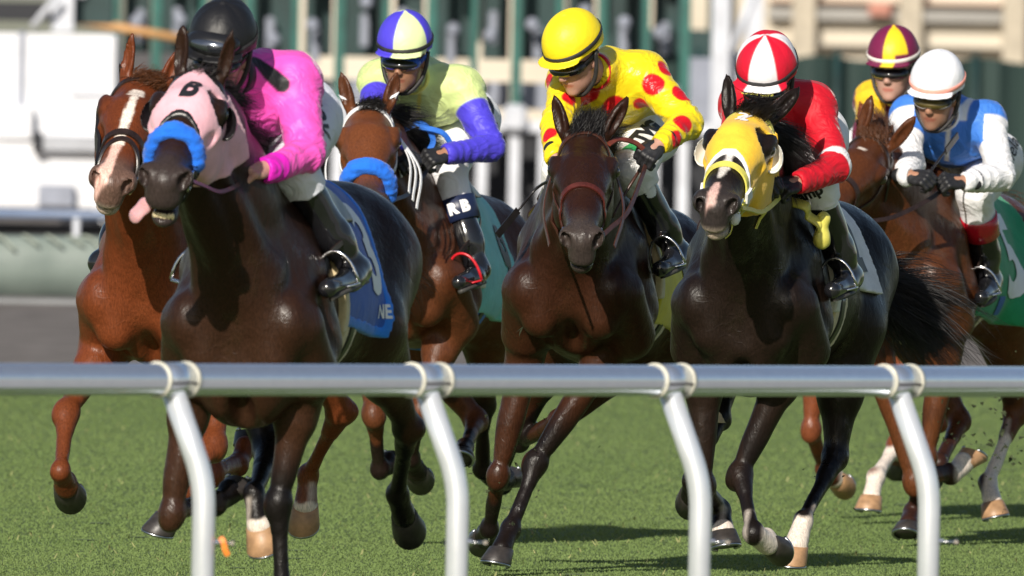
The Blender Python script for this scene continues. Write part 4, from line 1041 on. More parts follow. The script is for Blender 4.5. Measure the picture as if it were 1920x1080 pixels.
def build_rail():
    al = Mat("brushed_aluminium_rail"); st = al.noise(30, 3, .6, al.obj((1, 1, 1))); al.set(color=al.ramp(st, [(.3, (.80, .84, .92)), (.7, (.86, .90, .97))]), metal=.88, rough=al.ramp(al.noise(7, 4), [(.3, .16), (.7, .22)]))
    al.bump(al.noise(5, 3), .04, .01)
    wp = plain("white_powder_coated_post", (.69, .72, .76), .30, .06, 8, .04, bscale=30, metal=.45)
    cr = plain("cream_plastic_collar", (.62, .60, .50), .5, .15, 40, .2)
    A, B = W(-60, 711, 55.4), W(1980, 715.5, 59.5); d = unit(B - A); R = .0432; off = A - d * .0
    root = empty("running_rail", (A[0], A[1], 0)); tag(root, "silver tubular running rail on white bent posts in the foreground", "rail")
    o0 = np.array((A[0], A[1], 0)); rail = MB().tube([A - d * 12.5 - o0, B + d * 14 - o0], R, 40); rail.build("rail_tube", al.m, root, True)
    # posts where the clamps are
    fwd = np.array((-d[1], d[0], 0)); fwd = unit(fwd if fwd[1] < 0 else -fwd)      # towards the camera side
    L = np.linalg.norm(B - A)
    def at(px):
        lo, hi = -.5, 1.5
        for _ in range(40):
            t = (lo + hi) / 2; p = A + d * L * t - CO; x = 960 + F_PX * (p @ CR) / (p @ CF)
            if x < px: lo = t
            else: hi = t
        return A + d * L * t
    sp_ = at(800) - at(322); cents = [at(322), at(798), at(1253), at(1682)]
    st_ = np.linalg.norm(cents[1] - cents[0]); cents = cents + [cents[0] - d * st_ * k for k in range(1, 11)] + [cents[-1] + d * st_ * k for k in range(1, 11)]
    for i, c in enumerate(cents):
        c = c - o0; cl = MB(); n = 36
        a = np.array((0, 0, 1.)); b = np.cross(d, a)
        def ring(x, r): return [c + d * x + r * (math.cos(t) * a + math.sin(t) * b) for t in np.linspace(0, 2 * math.pi, n + 1)[:-1]]
        cl.loft([ring(-.062, R + .001), ring(-.062, R + .0035), ring(.062, R + .0035), ring(.062, R + .001)], False)
        co = cl.build("clamp", al.m, root, True)
        for x, w_ in ((-.064, .0045), (.064, .0085)):
            MB().loft([ring(x - w_, R + .001), ring(x - w_ * .85, R + .0060), ring(x + w_ * .85, R + .0060), ring(x + w_, R + .001)], False).build("collar_ring", cr, co, True)
        q_ = c + (R + .0035) * (math.cos(1.75) * a + math.sin(1.75) * (b if b[1] < 0 else -b)); MB().box(q_ , (.112, .004, .005), math.atan2(d[1], d[0])).build('clamp_seam', M['lea_dk'], co)
        # the arm leans towards the course side then drops vertically
        p0 = c - a * .02; k = (W(0, 0, 1) * 0); D = (c + o0)[1]; s = F_PX / D
        lat = (66 / s); p1 = c + np.array((lat * .985, -lat * .10, -(905 - 712) / s)); p2 = np.array((p1[0], p1[1], -.3 - 0))
        q = [p0, p0 * .2 + p1 * .8]; cv = [p0 * (1 - t) ** 2 + 0 for t in ()]
        e0 = p1 + unit(p0 - p1) * .075; e1 = p1 - a * .075; bend = [e0 * (1 - t) ** 2 + p1 * 2 * t * (1 - t) + e1 * t * t for t in np.linspace(0, 1, 10)]
        po = MB().tube([p0] + bend + [p2], .0315, 26).build("post", wp, root, True)
        MB().tube([p1 + np.array((.03, 0, -.16 - .0)), p1 + np.array((.075, -.0, -.16))], .0035, 8).build("bolt", M['steel'], po, True)
        MB().tube([p1 + np.array((.072, 0, -.16)), p1 + np.array((.083, 0, -.16))], .008, 6).build("bolt_nut", M['steel'], po); MB().tube([p1 + np.array((.030, 0, -.16)), p1 + np.array((.042, 0, -.16))], .009, 8).build("bolt_nut", M['steel'], po)
        if i == 0:
            tg = MB(); q0 = p1 + np.array((.055, 0, -.158)); tg.band([q0 + np.array(x) for x in ((-.008, 0, .012), (0, -.006, .0), (.004, -.004, -.02), (.012, 0, -.035))], [np.array((0, -1, .1))] * 4, .014, .002)
            tg.build("orange_ribbon", plain("orange_ribbon", (.9, .22, .02), .5, .05), po)
# ------------------------------------------------------------------ the field
C_DK = (.0195, .0092, .0060); UND = (.042, .0195, .0105); CH = (.110, .029, .010); CHU = (.15, .042, .015)
def paint(C, m, c):
    m = np.clip(m, 0, 1)[:, None]; return C * (1 - m) + np.array(c) * m
def edge(x, w=.0035): return smooth01(x, -w, w)

def make_h1():
    h = build_horse(dict(label="dark bay racehorse in a pale pink blinker hood with its tongue out", c=(440, 560), D=64.5, phi=9,
        poll=(374, 146, .62), lip=(303, 392), hroll=-6, coat=C_DK, legcol=(.006, .005, .005), under=UND, brisket=.10, jaw=.035, muz_w=1.15, muzzle=(.035, .028, .028),
        legs=dict(RF=[(322, 958, True), (405, 945, False), (458, 905, False)], LF=[(522, 935, True), (530, 1125, True), (525, 1225, True)],
                  RH=[(505, 850, True), (476, 925, True), (497, 1040, True)], LH=[(765, 800, False), (745, 928, False), (770, 1005, False)]),
        socks=dict(RH=-1), hooves=dict(RH='tan'), croup=1.46, mane_dir=(-.75, .55, -.10), mane_len=.8, fore_n=16, fore_len=.5, earR=(.15, -.18), earL=(.30, -.05), tail_dir=(-.8, .0, .0), mat='coat_wet'))
    root = h['root']; hp = h['hp']
    hd = hood(h, M['hood_pink'], M['lea_black'], M['cup_black'], .335)
    bV, bF = text_points('B', .085, .006, .003, .2); bV = bV * np.array((1.1, 2.1, 1)); bigB = (bV, bF)
    decal("letter", "B", h['v'], hp(.185, .002, .06), h['R'][:, 1], -h['R'][:, 0], .11, M['print_black'], hd, .0105, flatF=bigB)
    noseroll(h, .405, M['fleece_blue'], .029, -.16, 1.55)
    br = bridle(h, M['lea_black'], nose=.405, w=.02, cheek=False)
    # tongue and teeth
    f = Vol(hp(.56, -.05, -.20) - .16, hp(.56, -.05, -.20) + .16, .004); R = h['R']
    a, b, c = hp(.50, -.030, -.150), hp(.55, -.056, -.150), hp(.565, -.080, -.178)
    f.cone(a, b, .018, .024, .01, unit(R @ np.array((.8, -.6, .3))), 2.4); f.cone(b, c, .024, .026, .01, unit(R @ np.array((.8, -.6, .3))), 2.6)
    f.build("tongue", M['tongue'], root)
    f = Vol(hp(.55, 0, -.16) - .08, hp(.55, 0, -.16) + .08, .0035)
    for i in range(6):
        y = (i - 2.5) * .0105; f.ell(hp(.572 - abs(i - 2.5) * .003, y, -.168), (.006, .0062, .013), .002, R)
    f.build("teeth", M['teeth'], root)
    saddle_set(h, 'cl_blue_dk', 'cl_blue', 'pad_cream', "3", 'print_white', (0, 'pad_cream', 'lea_black'), x0=-.13, x1=-.74, zlow=1.03, ncen=(-.58, 1.22), nsize=.38)
    decal("letters", "NE", h['v'], h['P'](-.62, .5, 1.035), (-1, 0, 0), (0, 0, 1), .06, M['print_white'], root, .0205, bold=.002)
    return h
def make_h2():
    h = build_horse(dict(label="chestnut racehorse with a white blaze on the far left, behind the pink hood", c=(262, 560), D=69.5, phi=14,
        poll=(268, 158, .62), lip=(198, 392), hroll=-14, coat=CH, legcol=(.12, .034, .012), under=CHU, muzzle=(.10, .07, .06), h=.0085,
        legs=dict(RF=[(126, 768, True), (113, 885, True), (134, 938, False)], LF=[(402, 830, True), (345, 920, True), (290, 1006, True)],
                  RH=[(395, 890, False), (446, 872, False), (474, 808, False)], LH=[(640, 770, False), (578, 890, False), (567, 1008, True)]),
        socks=dict(LH=-1), hooves=dict(LH='tan'), hair='hair_red', mane_n=500, fore_len=.6, mane_dir=(-.8, .3, .4), mane_len=.7, croup=1.40, tail_n=300, mat='coat_wet', earR=(.1, -.15), chin_pale=True,
        blaze=[(.10, .17, -.004, -.006, .020, .024, (.66, .62, .58)), (.17, .42, -.006, -.014, .012, .016, (.66, .62, .58)), (.42, .60, -.014, -.030, .014, .020, (.62, .42, .38))]))
    bridle(h, M['lea_dk'], nose=.37, w=.020, fig8=True)
    # black cheek piece on the far side
    strap(h, "cheek_piece", [(.12, -.11, -.06), (.22, -.10, -.08), (.32, -.09, -.10), (.42, -.08, -.11)], .06, .010, M['lea_black'], h['root'])
    saddle_set(h, 'cl_white', None, 'pad_white', None, None, (0, 'lea_dk', 'lea_black'))
    return h
def make_h3():
    h = build_horse(dict(label="bay racehorse in a white bridle with a blue fleece noseband, behind the pink hooded leader", c=(742, 470), D=78.0, phi=8,
        sunlit_headcol=(.125, .042, .016), poll=(690, 208, .60), lip=(690, 432), hroll=2, coat=(.065, .023, .010), legcol=(.012, .007, .006), under=(.10, .035, .014), h=.0085, dz=-.02, hs=1.12,
        legs=dict(RF=[(700, 770, True), (712, 880, False), (745, 860, False)], LF=[(790, 760, True), (770, 860, False), (790, 905, False)],
                  RH=[(893, 790, False), (872, 838, True), (862, 862, True)], LH=[(905, 760, False), (905, 880, False), (940, 905, False)]),
        croup=1.34, fore_len=.55, mane_dir=(-.5, .85, .05), mane_len=1.15, hair='hair_black', earR=(.0, .02), earL=(.0, .10), tail_dir=(-.8, -.2, .0), tail_n=300))
    # head colour painted lighter, as sunlit against the shaded trunk
    root = h['root']
    noseroll(h, .42, M['fleece_blue'], .036, -.05, 1.9); br = bridle(h, M['web_white'], nose=.40, w=.022)
    for s in (-1, 1):
        a = snap(h, .05, s * .10, -.05, .006)[0]; b = h['hp'](.36, s * .135, -.12)
        for k in range(3 if s > 0 else 1):
            b2 = b + np.array((-.02 * k, s * .012 * k, -.03 * k)); m_ = (a + b2) / 2 + np.array((0, s * (.03 + .012 * k), 0))
            MB().band(spline([a, m_, b2], 6), [np.array((.5, s, .1))] * 13, .012, .003).build("cheek_strap", M['web_white'], br)
    saddle_set(h, 'cl_teal', None, 'pad_white', "9", 'print_black', (0, 'blue_tape', 'lea_black'), x0=-.12, x1=-.80, zlow=.92, ncen=(-.58, 1.14), nsize=.34)
    return h
def make_h4():
    h = build_horse(dict(label="dark brown racehorse seen head-on in a brown leather bridle under the yellow jockey", c=(1062, 545), D=74.3, phi=9,
        poll=(1096, 258, .62), lip=(1090, 500), hroll=0, coat=(.021, .0080, .0048), legcol=(.008, .0055, .005), under=(.048, .018, .008), muzzle=(.045, .038, .036), hs=1.14,
        legs=dict(RF=[(936, 885, True), (917, 992, False), (903, 1020, False)], LF=[(1008, 862, True), (957, 992, True), (926, 1062, True)],
                  RH=[(975, 800, False), (930, 905, False), (962, 892, False)], LH=[(1050, 790, False), (975, 830, False), (985, 800, False)]),
        croup=1.32, mane_dir=(-.7, .5, .4), mane_len=.9, fore_len=1.1, fore_n=220, fore_dir=(-.9, .45, .6), earR=(-.05, .10), earL=(-.1, .38), tail_dir=(-.8, .2, .0), mat='coat_wet', tail_n=300))
    br = bridle(h, M['lea_brown'], nose=.36, nose_mat=M['lea_mar'], w=.017)
    for s in (-1, 1):
        a = snap(h, .05, s * .10, -.05, .008)[0]; b = h['hp'](.47, s * .10, -.13); m_ = (a + b) / 2 + np.array((-.02, s * .035, -.02))
        MB().band(spline([a, m_, b], 6), [np.array((.5, s, .1))] * 13, .015, .004).build("cheek_strap", M['lea_brown'], br)
    saddle_set(h, 'cl_yellow', None, 'pad_cream', "4", 'print_black', (0, 'pad_cream', 'lea_black'), x0=-.14, x1=-.78, zlow=.92)
    return h
def make_h5():
    h = build_horse(dict(label="nearly black racehorse in a golden yellow blinker hood with white eye cups", c=(1385, 570), D=71.5, phi=9,
        poll=(1404, 222, .62), lip=(1338, 436), hroll=-5, coat=(.0085, .0056, .0048), legcol=(.008, .006, .006), under=(.018, .011, .008), brisket=.09, muzzle=(.030, .026, .026), hs=1.13,
        legs=dict(RF=[(1318, 905, True), (1350, 958, False), (1362, 1030, True)], LF=[(1388, 885, True), (1412, 1000, True), (1466, 1036, False)],
                  RH=[(1345, 780, True), (1300, 900, True), (1295, 950, False)], LH=[(1566, 858, True), (1506, 975, True), (1480, 1066, True)]),
        socks=dict(LF=.06, RF=-1, LH=.02), hooves=dict(LH='tan'), croup=1.38, mane_n=1500, mane_dir=(-.55, .80, -.35), mane_len=1.35, earR=(-.05, .0), earL=(-.75, .65), tail_dir=(-.6, .80, -.42), tail_var=(.20, .22, .20), tail_len=.66, tail_n=2400, mat='coat_wet', chin_pale=True,
        blaze=[(.24, .40, .004, .0, .010, .014, (.55, .55, .56)), (.40, .47, .0, -.008, .014, .008, (.5, .5, .5)), (.50, .60, -.008, -.012, .010, .015, (.50, .35, .33))]))
    hd = hood(h, M['hood_yellow'], M['web_white'], M['cup_white'], .35)
    hp = h['hp']; strap(h, "hood_emblem", [(.055, -.022, .05), (.075, .008, .05), (.10, -.016, .05), (.12, .016, .05), (.135, -.004, .05)], .009, .002, M['web_white'], hd, off=.0105)
    strap(h, "hood_emblem", [(.07, .022, .05), (.10, .004, .05), (.13, -.020, .05)], .008, .002, M['web_white'], hd, off=.0108)
    br = bridle(h, M['web_yellow'], nose=.405, w=.022, brow=.045, cheek=False)
    for s in (-1, 1):
        strap(h, "cheek_pad", [(.385, s * .10, -.085), (.43, s * .09, -.09)], .04, .010, M['tape_white'], br, off=.006)
        strap(h, "lower_noseband", [(.34, s * .09, -.09), (.42, s * .08, -.10), (.49, s * .06, -.14), (.52, s * .02, -.18)], .018, .004, M['web_yellow'], br, off=.005)
    p, g = snap(h, .50, .075, -.150, .006); c0 = p
    MB().ball(c0, .026, 10, (1, .8, 1.1)).build("bit_tape", M['tape_white'], br, True)
    saddle_set(h, 'cl_white', None, 'pad_white', "2", 'print_black', (0, 'pad_cream', 'lea_black'), x0=-.16, x1=-.86, zlow=1.12, ncen=(-.66, 1.26), nsize=.28)
    # yellow yoke rolled at the withers
    f_ = h['fr'].X; a = f_(1478, 378, .24); b = f_(1502, 408, .20); c = f_(1522, 448, .16); d = unit((.5, .8, .2))
    MB().band(spline([a, (a + b) / 2 + d * .05, b + d * .03, (b + c) / 2 + d * .06, c + d * .03], 6), [d] * 25, .040, .008).build("yellow_yoke", M['web_yellow'], h['root'], True)
    f = Vol(c - .12, c + .12, .005); f.ell(c + d * .045, (.034, .030, .045), .02); f.ell(c + d * .05 + (.0, .0, .055), (.022, .024, .03), .02); _, X, Y, Z = f.grids(); f.F += (wob(X, Y, Z, 70, 1.) * .003).astype(np.float32)
    f.build("yoke_knot", M['web_yellow'], h['root'])
    return h
def make_h6():
    h = build_horse(dict(label="chestnut racehorse with a green saddle cloth, ridden by the blue and white jockey", c=(1668, 520), D=79.6, phi=12,
        poll=(1640, 268, .58), lip=(1520, 455), hroll=-25, coat=(.068, .023, .009), legcol=(.030, .013, .010), under=(.095, .035, .013), muzzle=(.07, .04, .03), hs=1.08, h=.0085,
        legs=dict(RF=[(1712, 898, True), (1782, 890, False), (1832, 848, False)], LF=[(1738, 852, True), (1710, 960, False), (1697, 1004, True)],
                  RH=[(1800, 790, False), (1760, 870, True), (1742, 900, False)], LH=[(1905, 775, False), (1852, 905, True), (1868, 975, True)]),
        socks=dict(RF=.02, LH=.65), hooves=dict(LH='tan', RF='tan'), croup=1.36, hair='hair_red', mane_n=1100, mane_dir=(-.45, -.35, .75), mane_len=.85, fore_dir=(-.2, -.6, .6), fore_len=.75, fore_n=70, earL=(.2, .05), earR=(.1, -.1), tail_n=200,
        blaze=[(.125, .150, -.010, -.012, .014, .012, (.66, .62, .58))], mat='coat_wet'))
    bridle(h, M['lea_dk'], nose=.36, w=.018)
    saddle_set(h, 'cl_green', None, 'pad_cream', "5", 'print_white', (0, 'pad_cream', 'lea_black'), x0=-.16, x1=-.92, zlow=.90, ncen=(-.62, 1.14), nsize=.44)
    c = h['P'](-.47, .5, .95); decal("cloth_patch", "\u25a0", h['v'], c, (-1, 0, 0), (0, 0, 1), .10, M['print_blue'], h['root'], .0205, res=.01)
    return h
def make_h7():
    h = build_horse(dict(label="reddish chestnut racehorse with white socks, mostly hidden at the back of the field", c=(1600, 520), D=83.6, phi=9,
        poll=(1655, 262, .55), lip=(1640, 420), coat=(.13, .036, .016), legcol=(.09, .026, .014), under=(.16, .05, .02), h=.0105,
        legs=dict(RF=[(1520, 800, True), (1545, 880, False), (1585, 915, False)], LF=[(1682, 832, True), (1642, 895, True), (1626, 962, True)],
                  RH=[(1690, 790, False), (1690, 850, False), (1680, 880, False)], LH=[(1760, 790, False), (1720, 850, False), (1690, 880, False)]),
        socks=dict(RF=-1, LF=.85), hooves=dict(LF='tan', RF='tan'), croup=1.34, mane_n=200, tail_n=150))
    bridle(h, M['lea_dk'], nose=.36, w=.018)
    saddle_set(h, 'cl_white', None, 'pad_white', None, None, (0, 'lea_dk', 'lea_black'))
    return h
# ------------------------------------------------------------------ riders
def solid(c):
    return lambda V, ctx=None: np.tile(np.array(c, float), (len(V), 1))
def sectors(c0, c1, n=4, ph=0.0, x0=-.014):
    def f(L):
        a = np.arctan2(L[:, 1], L[:, 0] - x0); s = np.sin(a * n / 2 + ph) * np.hypot(L[:, 1], L[:, 0] - x0)
        m = edge(s, .003) * smooth01(L[:, 2], .030, .036); return paint(np.tile(np.array(c0), (len(L), 1)), m, c1)
    return f
PINK = (.90, .10, .52)
def silk_pink(V, c):
    C = np.tile(np.array(PINK), (len(V), 1)); A = c['arm'](V)
    for s in 'LR':
        t, d = A[s]; C = paint(C, edge(t - 1.72, .03) * (d < .09), (.68, .015, .48))
    q = (V - c['nb']); al = q @ c['ulat']; fw = q[:, 0]
    p1, p2 = pix_hit(c, c['v'], 484, 116), pix_hit(c, c['v'], 528, 158)
    if p1 is not None and p2 is not None: C = paint(C, edge(.026 - seg_d(V, p1, p2)[0]), (.012, .012, .014))
    return C
LIME, PURP = (.62, .74, .30), (.075, .055, .62)
def silk_lime(V, c):
    C = np.tile(np.array(LIME), (len(V), 1)); A = c['arm'](V)
    for s in 'LR':
        t, d = A[s]; C = paint(C, edge(t - (.34 if s == 'L' else .42), .02) * (d < .095), PURP)
    q = V - c['nb']; al = q @ c['ulat']
    C = paint(C, edge(.011 - np.abs(al - .055)) * edge(-q[:, 0] - .03) * (q[:, 2] > -.02), (.05, .07, .45))
    C = paint(C, edge(.007 - np.abs(al)) * (q[:, 0] > .0) * (q[:, 2] < -.02), (.72, .66, .12)); return C
YEL, RED = (.86, .66, .015), (.60, .008, .016)
def silk_yellow(V, c):
    C = np.tile(np.array(YEL), (len(V), 1)); A = c['arm'](V); fr = c['fr']
    for px, py, r in ((1225, 158, .042), (1279, 175, .040), (1282, 230, .040), (1247, 128, .034), (1270, 262, .036), (1100, 178, .050), (1152, 200, .046), (1206, 196, .036), (1028, 152, .030), (1068, 152, .034), (1028, 252, .034), (1312, 205, .03), (1068, 185, .03)):
        p = pix_hit(c, c['v'], px, py)
        if p is None: continue
        C = paint(C, edge(r - np.linalg.norm(V - p, axis=1), .003), RED)
    return C
CRIM = (.58, .006, .020)
def silk_red(V, c):
    C = np.tile(np.array(CRIM), (len(V), 1)); A = c['arm'](V)
    for s in 'LR':
        t, d = A[s]; C = paint(C, edge(.085 - np.abs(t - .93), .012) * (d < .1), (.80, .78, .80))
    q = V - c['nb']; al = q @ c['ulat']; C = paint(C, edge(q[:, 2] + .01) * edge(-q[:, 0] - .26) * edge(al - .05), (.78, .76, .82)); return C
BLUE = (.050, .20, .68)
def silk_blue(V, c):
    C = np.tile(np.array(BLUE), (len(V), 1)); A = c['arm'](V); W_ = (.80, .80, .83)
    q = V - c['nb']; al = q @ c['ulat']
    for s in 'LR':
        t, d = A[s]; C = paint(C, edge(t - .10, .02) * (d < .11) * ((np.abs(al) > .135) | (t > .45)), W_)
    C = paint(C, edge(.011 - np.abs(np.abs(al) - .085 + q[:, 0] * .35)) * edge(q[:, 2] + .03) * (q[:, 0] > -.22), W_)
    C = paint(C, edge(.009 - np.abs(al)) * (q[:, 0] > -.02) * edge(-q[:, 2] - .03), W_)
    A2 = A['L'][0]; C = paint(C, edge(.014 - np.abs(A2 - 1.80), .004) * (A['L'][1] < .08), (.03, .03, .05)); return C
MAR, GLD = (.165, .012, .060), (.80, .50, .02)
def silk_maroon(V, c):
    C = np.tile(np.array(MAR), (len(V), 1)); q = V - c['nb']; al = q @ c['ulat']
    C = paint(C, edge(-al - .07) * edge(.19 + al) * edge(q[:, 2] + .10), GLD); return C
def silk_navy(V, c): return np.tile(np.array((.02, .03, .12)), (len(V), 1))
def capB(L): return np.tile(np.array((.009, .009, .011)), (len(L), 1))
def cap_yel(L): return np.tile(np.array((.87, .68, .015)), (len(L), 1))
def cap_white(L):
    C = np.tile(np.array((.80, .81, .86)), (len(L), 1)); return C
def cap_lime(L):
    C = np.tile(np.array(PURP), (len(L), 1)); a = np.arctan2(L[:, 1], L[:, 0] + .014); r = np.hypot(L[:, 1], L[:, 0] + .014)
    m = edge((.62 - np.abs(a - .50)) * r); m = np.maximum(m, edge((.5 - np.abs(a + 2.4)) * r)); C = paint(C, m, (.70, .80, .42)); return paint(C, smooth01(-L[:, 2], -.040, -.036) * (L[:, 0] > .03), (.70, .80, .42))
def cap_red(L):
    C = np.tile(np.array((.62, .008, .03)), (len(L), 1)); a = np.arctan2(L[:, 1], L[:, 0] + .014); r = np.hypot(L[:, 1], L[:, 0] + .014)
    m = edge((.42 - np.abs(a - .12)) * r); m = np.maximum(m, edge((.38 - np.abs(a + 1.55)) * r)); m = np.maximum(m, edge((.38 - np.abs(a - 2.0)) * r)); return paint(C, m * smooth01(L[:, 2], .036, .040), (.80, .77, .80))
def cap_mar(L):
    C = np.tile(np.array(MAR), (len(L), 1)); a = np.arctan2(L[:, 1], L[:, 0] + .014); r = np.hypot(L[:, 1], L[:, 0] + .014)
    m = edge((.46 - np.abs(a - .34)) * r) * (1 - edge(.085 - L[:, 2]) * edge(L[:, 1] - .035)); return paint(C, m * smooth01(L[:, 2], .036, .040), (.82, .58, .02))

def make_j1(h):
    c = build_jockey(h, dict(label="jockey in bright pink satin silks and black helmet crouched on the dark bay leader", head=(416, 105, .30), face=(.88, -.16, -.42), roll=-8,
        shR=(430, 165, .12), shL=(552, 150, .04), pelvis=(515, 210, -.27), elR=(450, 245, False), wrR=(462, 300, False), hnR=(470, 322, False), elL=(574, 290, True), wrL=(500, 318, True), hnL=(466, 318, True),
        knL=(548, 318), anL=(662, 500), toL=(606, 528, -.42), silk=silk_pink, cap=capB, collar='print_black', bare=True, gog_hat=True, skin=(.50, .27, .21), breech=(.74, .76, .84), puff=.014, cap_lobes=True, cuff=None))
    stirrup(h, c, 'L'); stirrup(h, c, 'R')
    write(c, "lettering", "ROBY'S", 588, 195, -.12 * 60, -60, .085, 'print_black', 'vbr', italic=.2, bold=.002)
    write(c, "leaf_emblem", "\u25c6", 502, 265, 10, 3, .07, 'print_green', 'vbr')
    reins(h, c['gripL'], M['lea_brown'], h['root'], .014)
    p, g = snap(h, .475, .10, -.115, .014); q = p * .55 + c['gripL'] * .45 + np.array((0, 0, -.02)); d = unit(c['gripL'] - p)
    return c
def make_j2(h):
    c = build_jockey(h, dict(label="jockey on the far left chestnut, hidden behind the pink rider except one boot", head=(424, 122, .30), face=(.90, -.05, -.40),
        shR=(392, 185, .10), shL=(512, 180, .04), pelvis=(500, 250, -.30), elR=(405, 260, False), wrR=(400, 300, True), hnR=(395, 310, True), elL=(520, 262, True), wrL=(450, 300, True), hnL=(430, 310, True),
        knL=(512, 345), anL=(500, 495), toL=(470, 505), silk=silk_navy, cap=capB, collar='print_black', skin=(.44, .24, .18), breech=(.76, .76, .80), far=(.55, .58), cuff=None))
    stirrup(h, c, 'L'); stirrup(h, c, 'R'); return c
def make_j3(h):
    c = build_jockey(h, dict(label="jockey in pale lime silks with purple sleeves and a blue and lime quartered cap", head=(758, 109, .34), face=(.93, -.10, -.30), roll=-3,
        shR=(712, 150, .12), shL=(868, 165, .08), pelvis=(832, 215, -.27), elR=(700, 225, True), wrR=(745, 290, True), hnR=(762, 302, True), elL=(920, 275, True), wrL=(842, 288, True), hnL=(806, 296, True),
        knL=(838, 315), anL=(893, 500), toL=(856, 515, -.32), silk=silk_lime, cap=cap_lime, skin=(.36, .175, .105), gframe='frame_blue', collar='print_yellow', breech=(.86, .86, .88), btop=.60, cuff='print_blue_dk', silkmat='silk', stubble=True, fold=.9))
    stirrup(h, c, 'L', 'red_plain'); stirrup(h, c, 'R')
    write(c, "lettering", "VG", 919, 215, -12, -60, .11, 'print_black', 'vbr', bold=.006)
    b0, an_, t, q, f, bt = c['bootL']; mid = b0 + q * .012; r = c['fr']
    lat = unit(np.cross(q, -unit(mid - r.C))); lat = lat if lat[1] > 0 else -lat
    o = text_points("R B", .058, .006, .004); V, Fc = o; nrm = unit(-unit(mid - r.C) + q * (unit(mid - r.C) @ q)); th = V[:, 0] / .072
    P_ = mid + np.outer(.0745 * np.cos(th), nrm) + np.outer(.0745 * np.sin(th), lat) - np.outer(V[:, 1], q) - c['off']
    link_mesh("lettering", P_, Fc, M['print_white'], bt)
    reins(h, c['gripL'], M['lea_black'], h['root'], .016)
    mb = MB(); fr = h['fr']
    a = h['P'](.30, .10, 1.35); lp = [fr.X(742, 250, .40), fr.X(790, 232, .36), fr.X(812, 262, .33), fr.X(800, 290, .32)]
    mb.band(spline(lp, 6), [np.array((1., .2, .2))] * 19, .022, .005); mb.build("rein_loop", M['blue_tape'], h['root'])
    lp = [fr.X(786, 238, .37), fr.X(830, 250, .34), fr.X(850, 280, .30)]
    mb = MB(); mb.band(spline(lp, 6), [np.array((1., .2, .5))] * 13, .022, .005); mb.build("rein_loop", M['blue_tape'], h['root'])
    g_ = c['gripL']; whip("black whip in the glove of the lime and purple jockey", [fr.O + fr.A.T @ g_ + 0, fr.O + fr.A.T @ fr.X(735, 350, .30), fr.O + fr.A.T @ fr.X(700, 388, .28)])
    return c
def make_j4(h):
    c = build_jockey(h, dict(label="jockey in shiny yellow silks with red spots and a plain yellow helmet", head=(1080, 109, .34), face=(.66, -.42, -.52), roll=-4,
        shR=(1068, 150, .14), shL=(1208, 138, .06), pelvis=(1165, 235, -.27), elR=(1045, 230, True), wrR=(1040, 292, True), hnR=(1052, 325, True), elL=(1288, 232, True), wrL=(1240, 268, True), hnL=(1212, 292, True),
        knL=(1185, 320), anL=(1268, 470), toL=(1232, 492, -.36), silkmat='silk_gloss', silk=silk_yellow, cap=cap_yel, skin=(.46, .25, .19), collar='red_plain', breech=(.88, .87, .86), far=(.40, .62), fold=1.1))
    stirrup(h, c, 'L'); stirrup(h, c, 'R')
    write(c, "lettering", "TVG", 1214, 246, 26, -40, .080, 'print_black', 'vbr', bold=.006)
    write(c, "lettering_panel", "\u25a0", 1190, 276, 26, -40, .085, 'print_green', 'vbr')
    reins(h, c['gripL'], M['lea_brown'], h['root'], .017, bow=(.05, .02, -.05))
    fr = h['fr']; mb = MB(); lp = [fr.X(1140, 272, .62), fr.X(1160, 262, .55), fr.X(1190, 268, .48), fr.X(1210, 284, .44)]
    mb.band(spline(lp, 6), [np.array((1., .1, .5))] * 19, .020, .005); mb.build("rein_loop", M['lea_red'], h['root'])
    whip("brown whip pointing down from the glove of the yellow jockey", [fr.O + fr.A.T @ c['gripL'], fr.O + fr.A.T @ fr.X(1180, 350, .42), fr.O + fr.A.T @ fr.X(1148, 408, .48)], grip_mat='lea_brown')
    whip("short black whip sticking out left of the brown horse's cheek", [fr.O + fr.A.T @ c['gripR'], fr.O + fr.A.T @ fr.X(1010, 350, .40), fr.O + fr.A.T @ fr.X(972, 394, .45)])
    return c
def make_j5(h):
    c = build_jockey(h, dict(label="jockey in crimson silks with white arm bands and a red and white capped helmet", head=(1438, 155, .30), face=(.84, -.10, -.52), roll=-4,
        shR=(1392, 196, .10), shL=(1525, 200, .04), fold=.6, pelvis=(1475, 245, -.27), elR=(1380, 260, True), wrR=(1420, 330, True), hnR=(1440, 350, True), elL=(1566, 312, True), wrL=(1500, 342, True), hnL=(1468, 350, True),
        knL=(1528, 345), anL=(1590, 515), toL=(1556, 532, -.36), silk=silk_red, cap=cap_red, collar='print_white', skin=(.40, .21, .15), breech=(.86, .86, .88), far=(.40, .62), cap_lobes=True, silkmat='silk_matte'))
    stirrup(h, c, 'L'); stirrup(h, c, 'R')
    write(c, "lettering", "Pamp", 1512, 366, 40, -20, .055, 'print_black', 'vbr', bold=.002)
    vh = c['vhel']; Rh = c['Rh']; decal("lettering", "Jockeys' Guild", vh, c['Hd'] + Rh @ np.array((.16, 0, .040)), Rh[:, 1], Rh[:, 2], .021, M['print_yellow'], c['helmet'], .0042, o=c['off'], res=.004, bold=.0)
    reins(h, c['gripL'], M['web_yellow'], h['root'], .018)
    return c
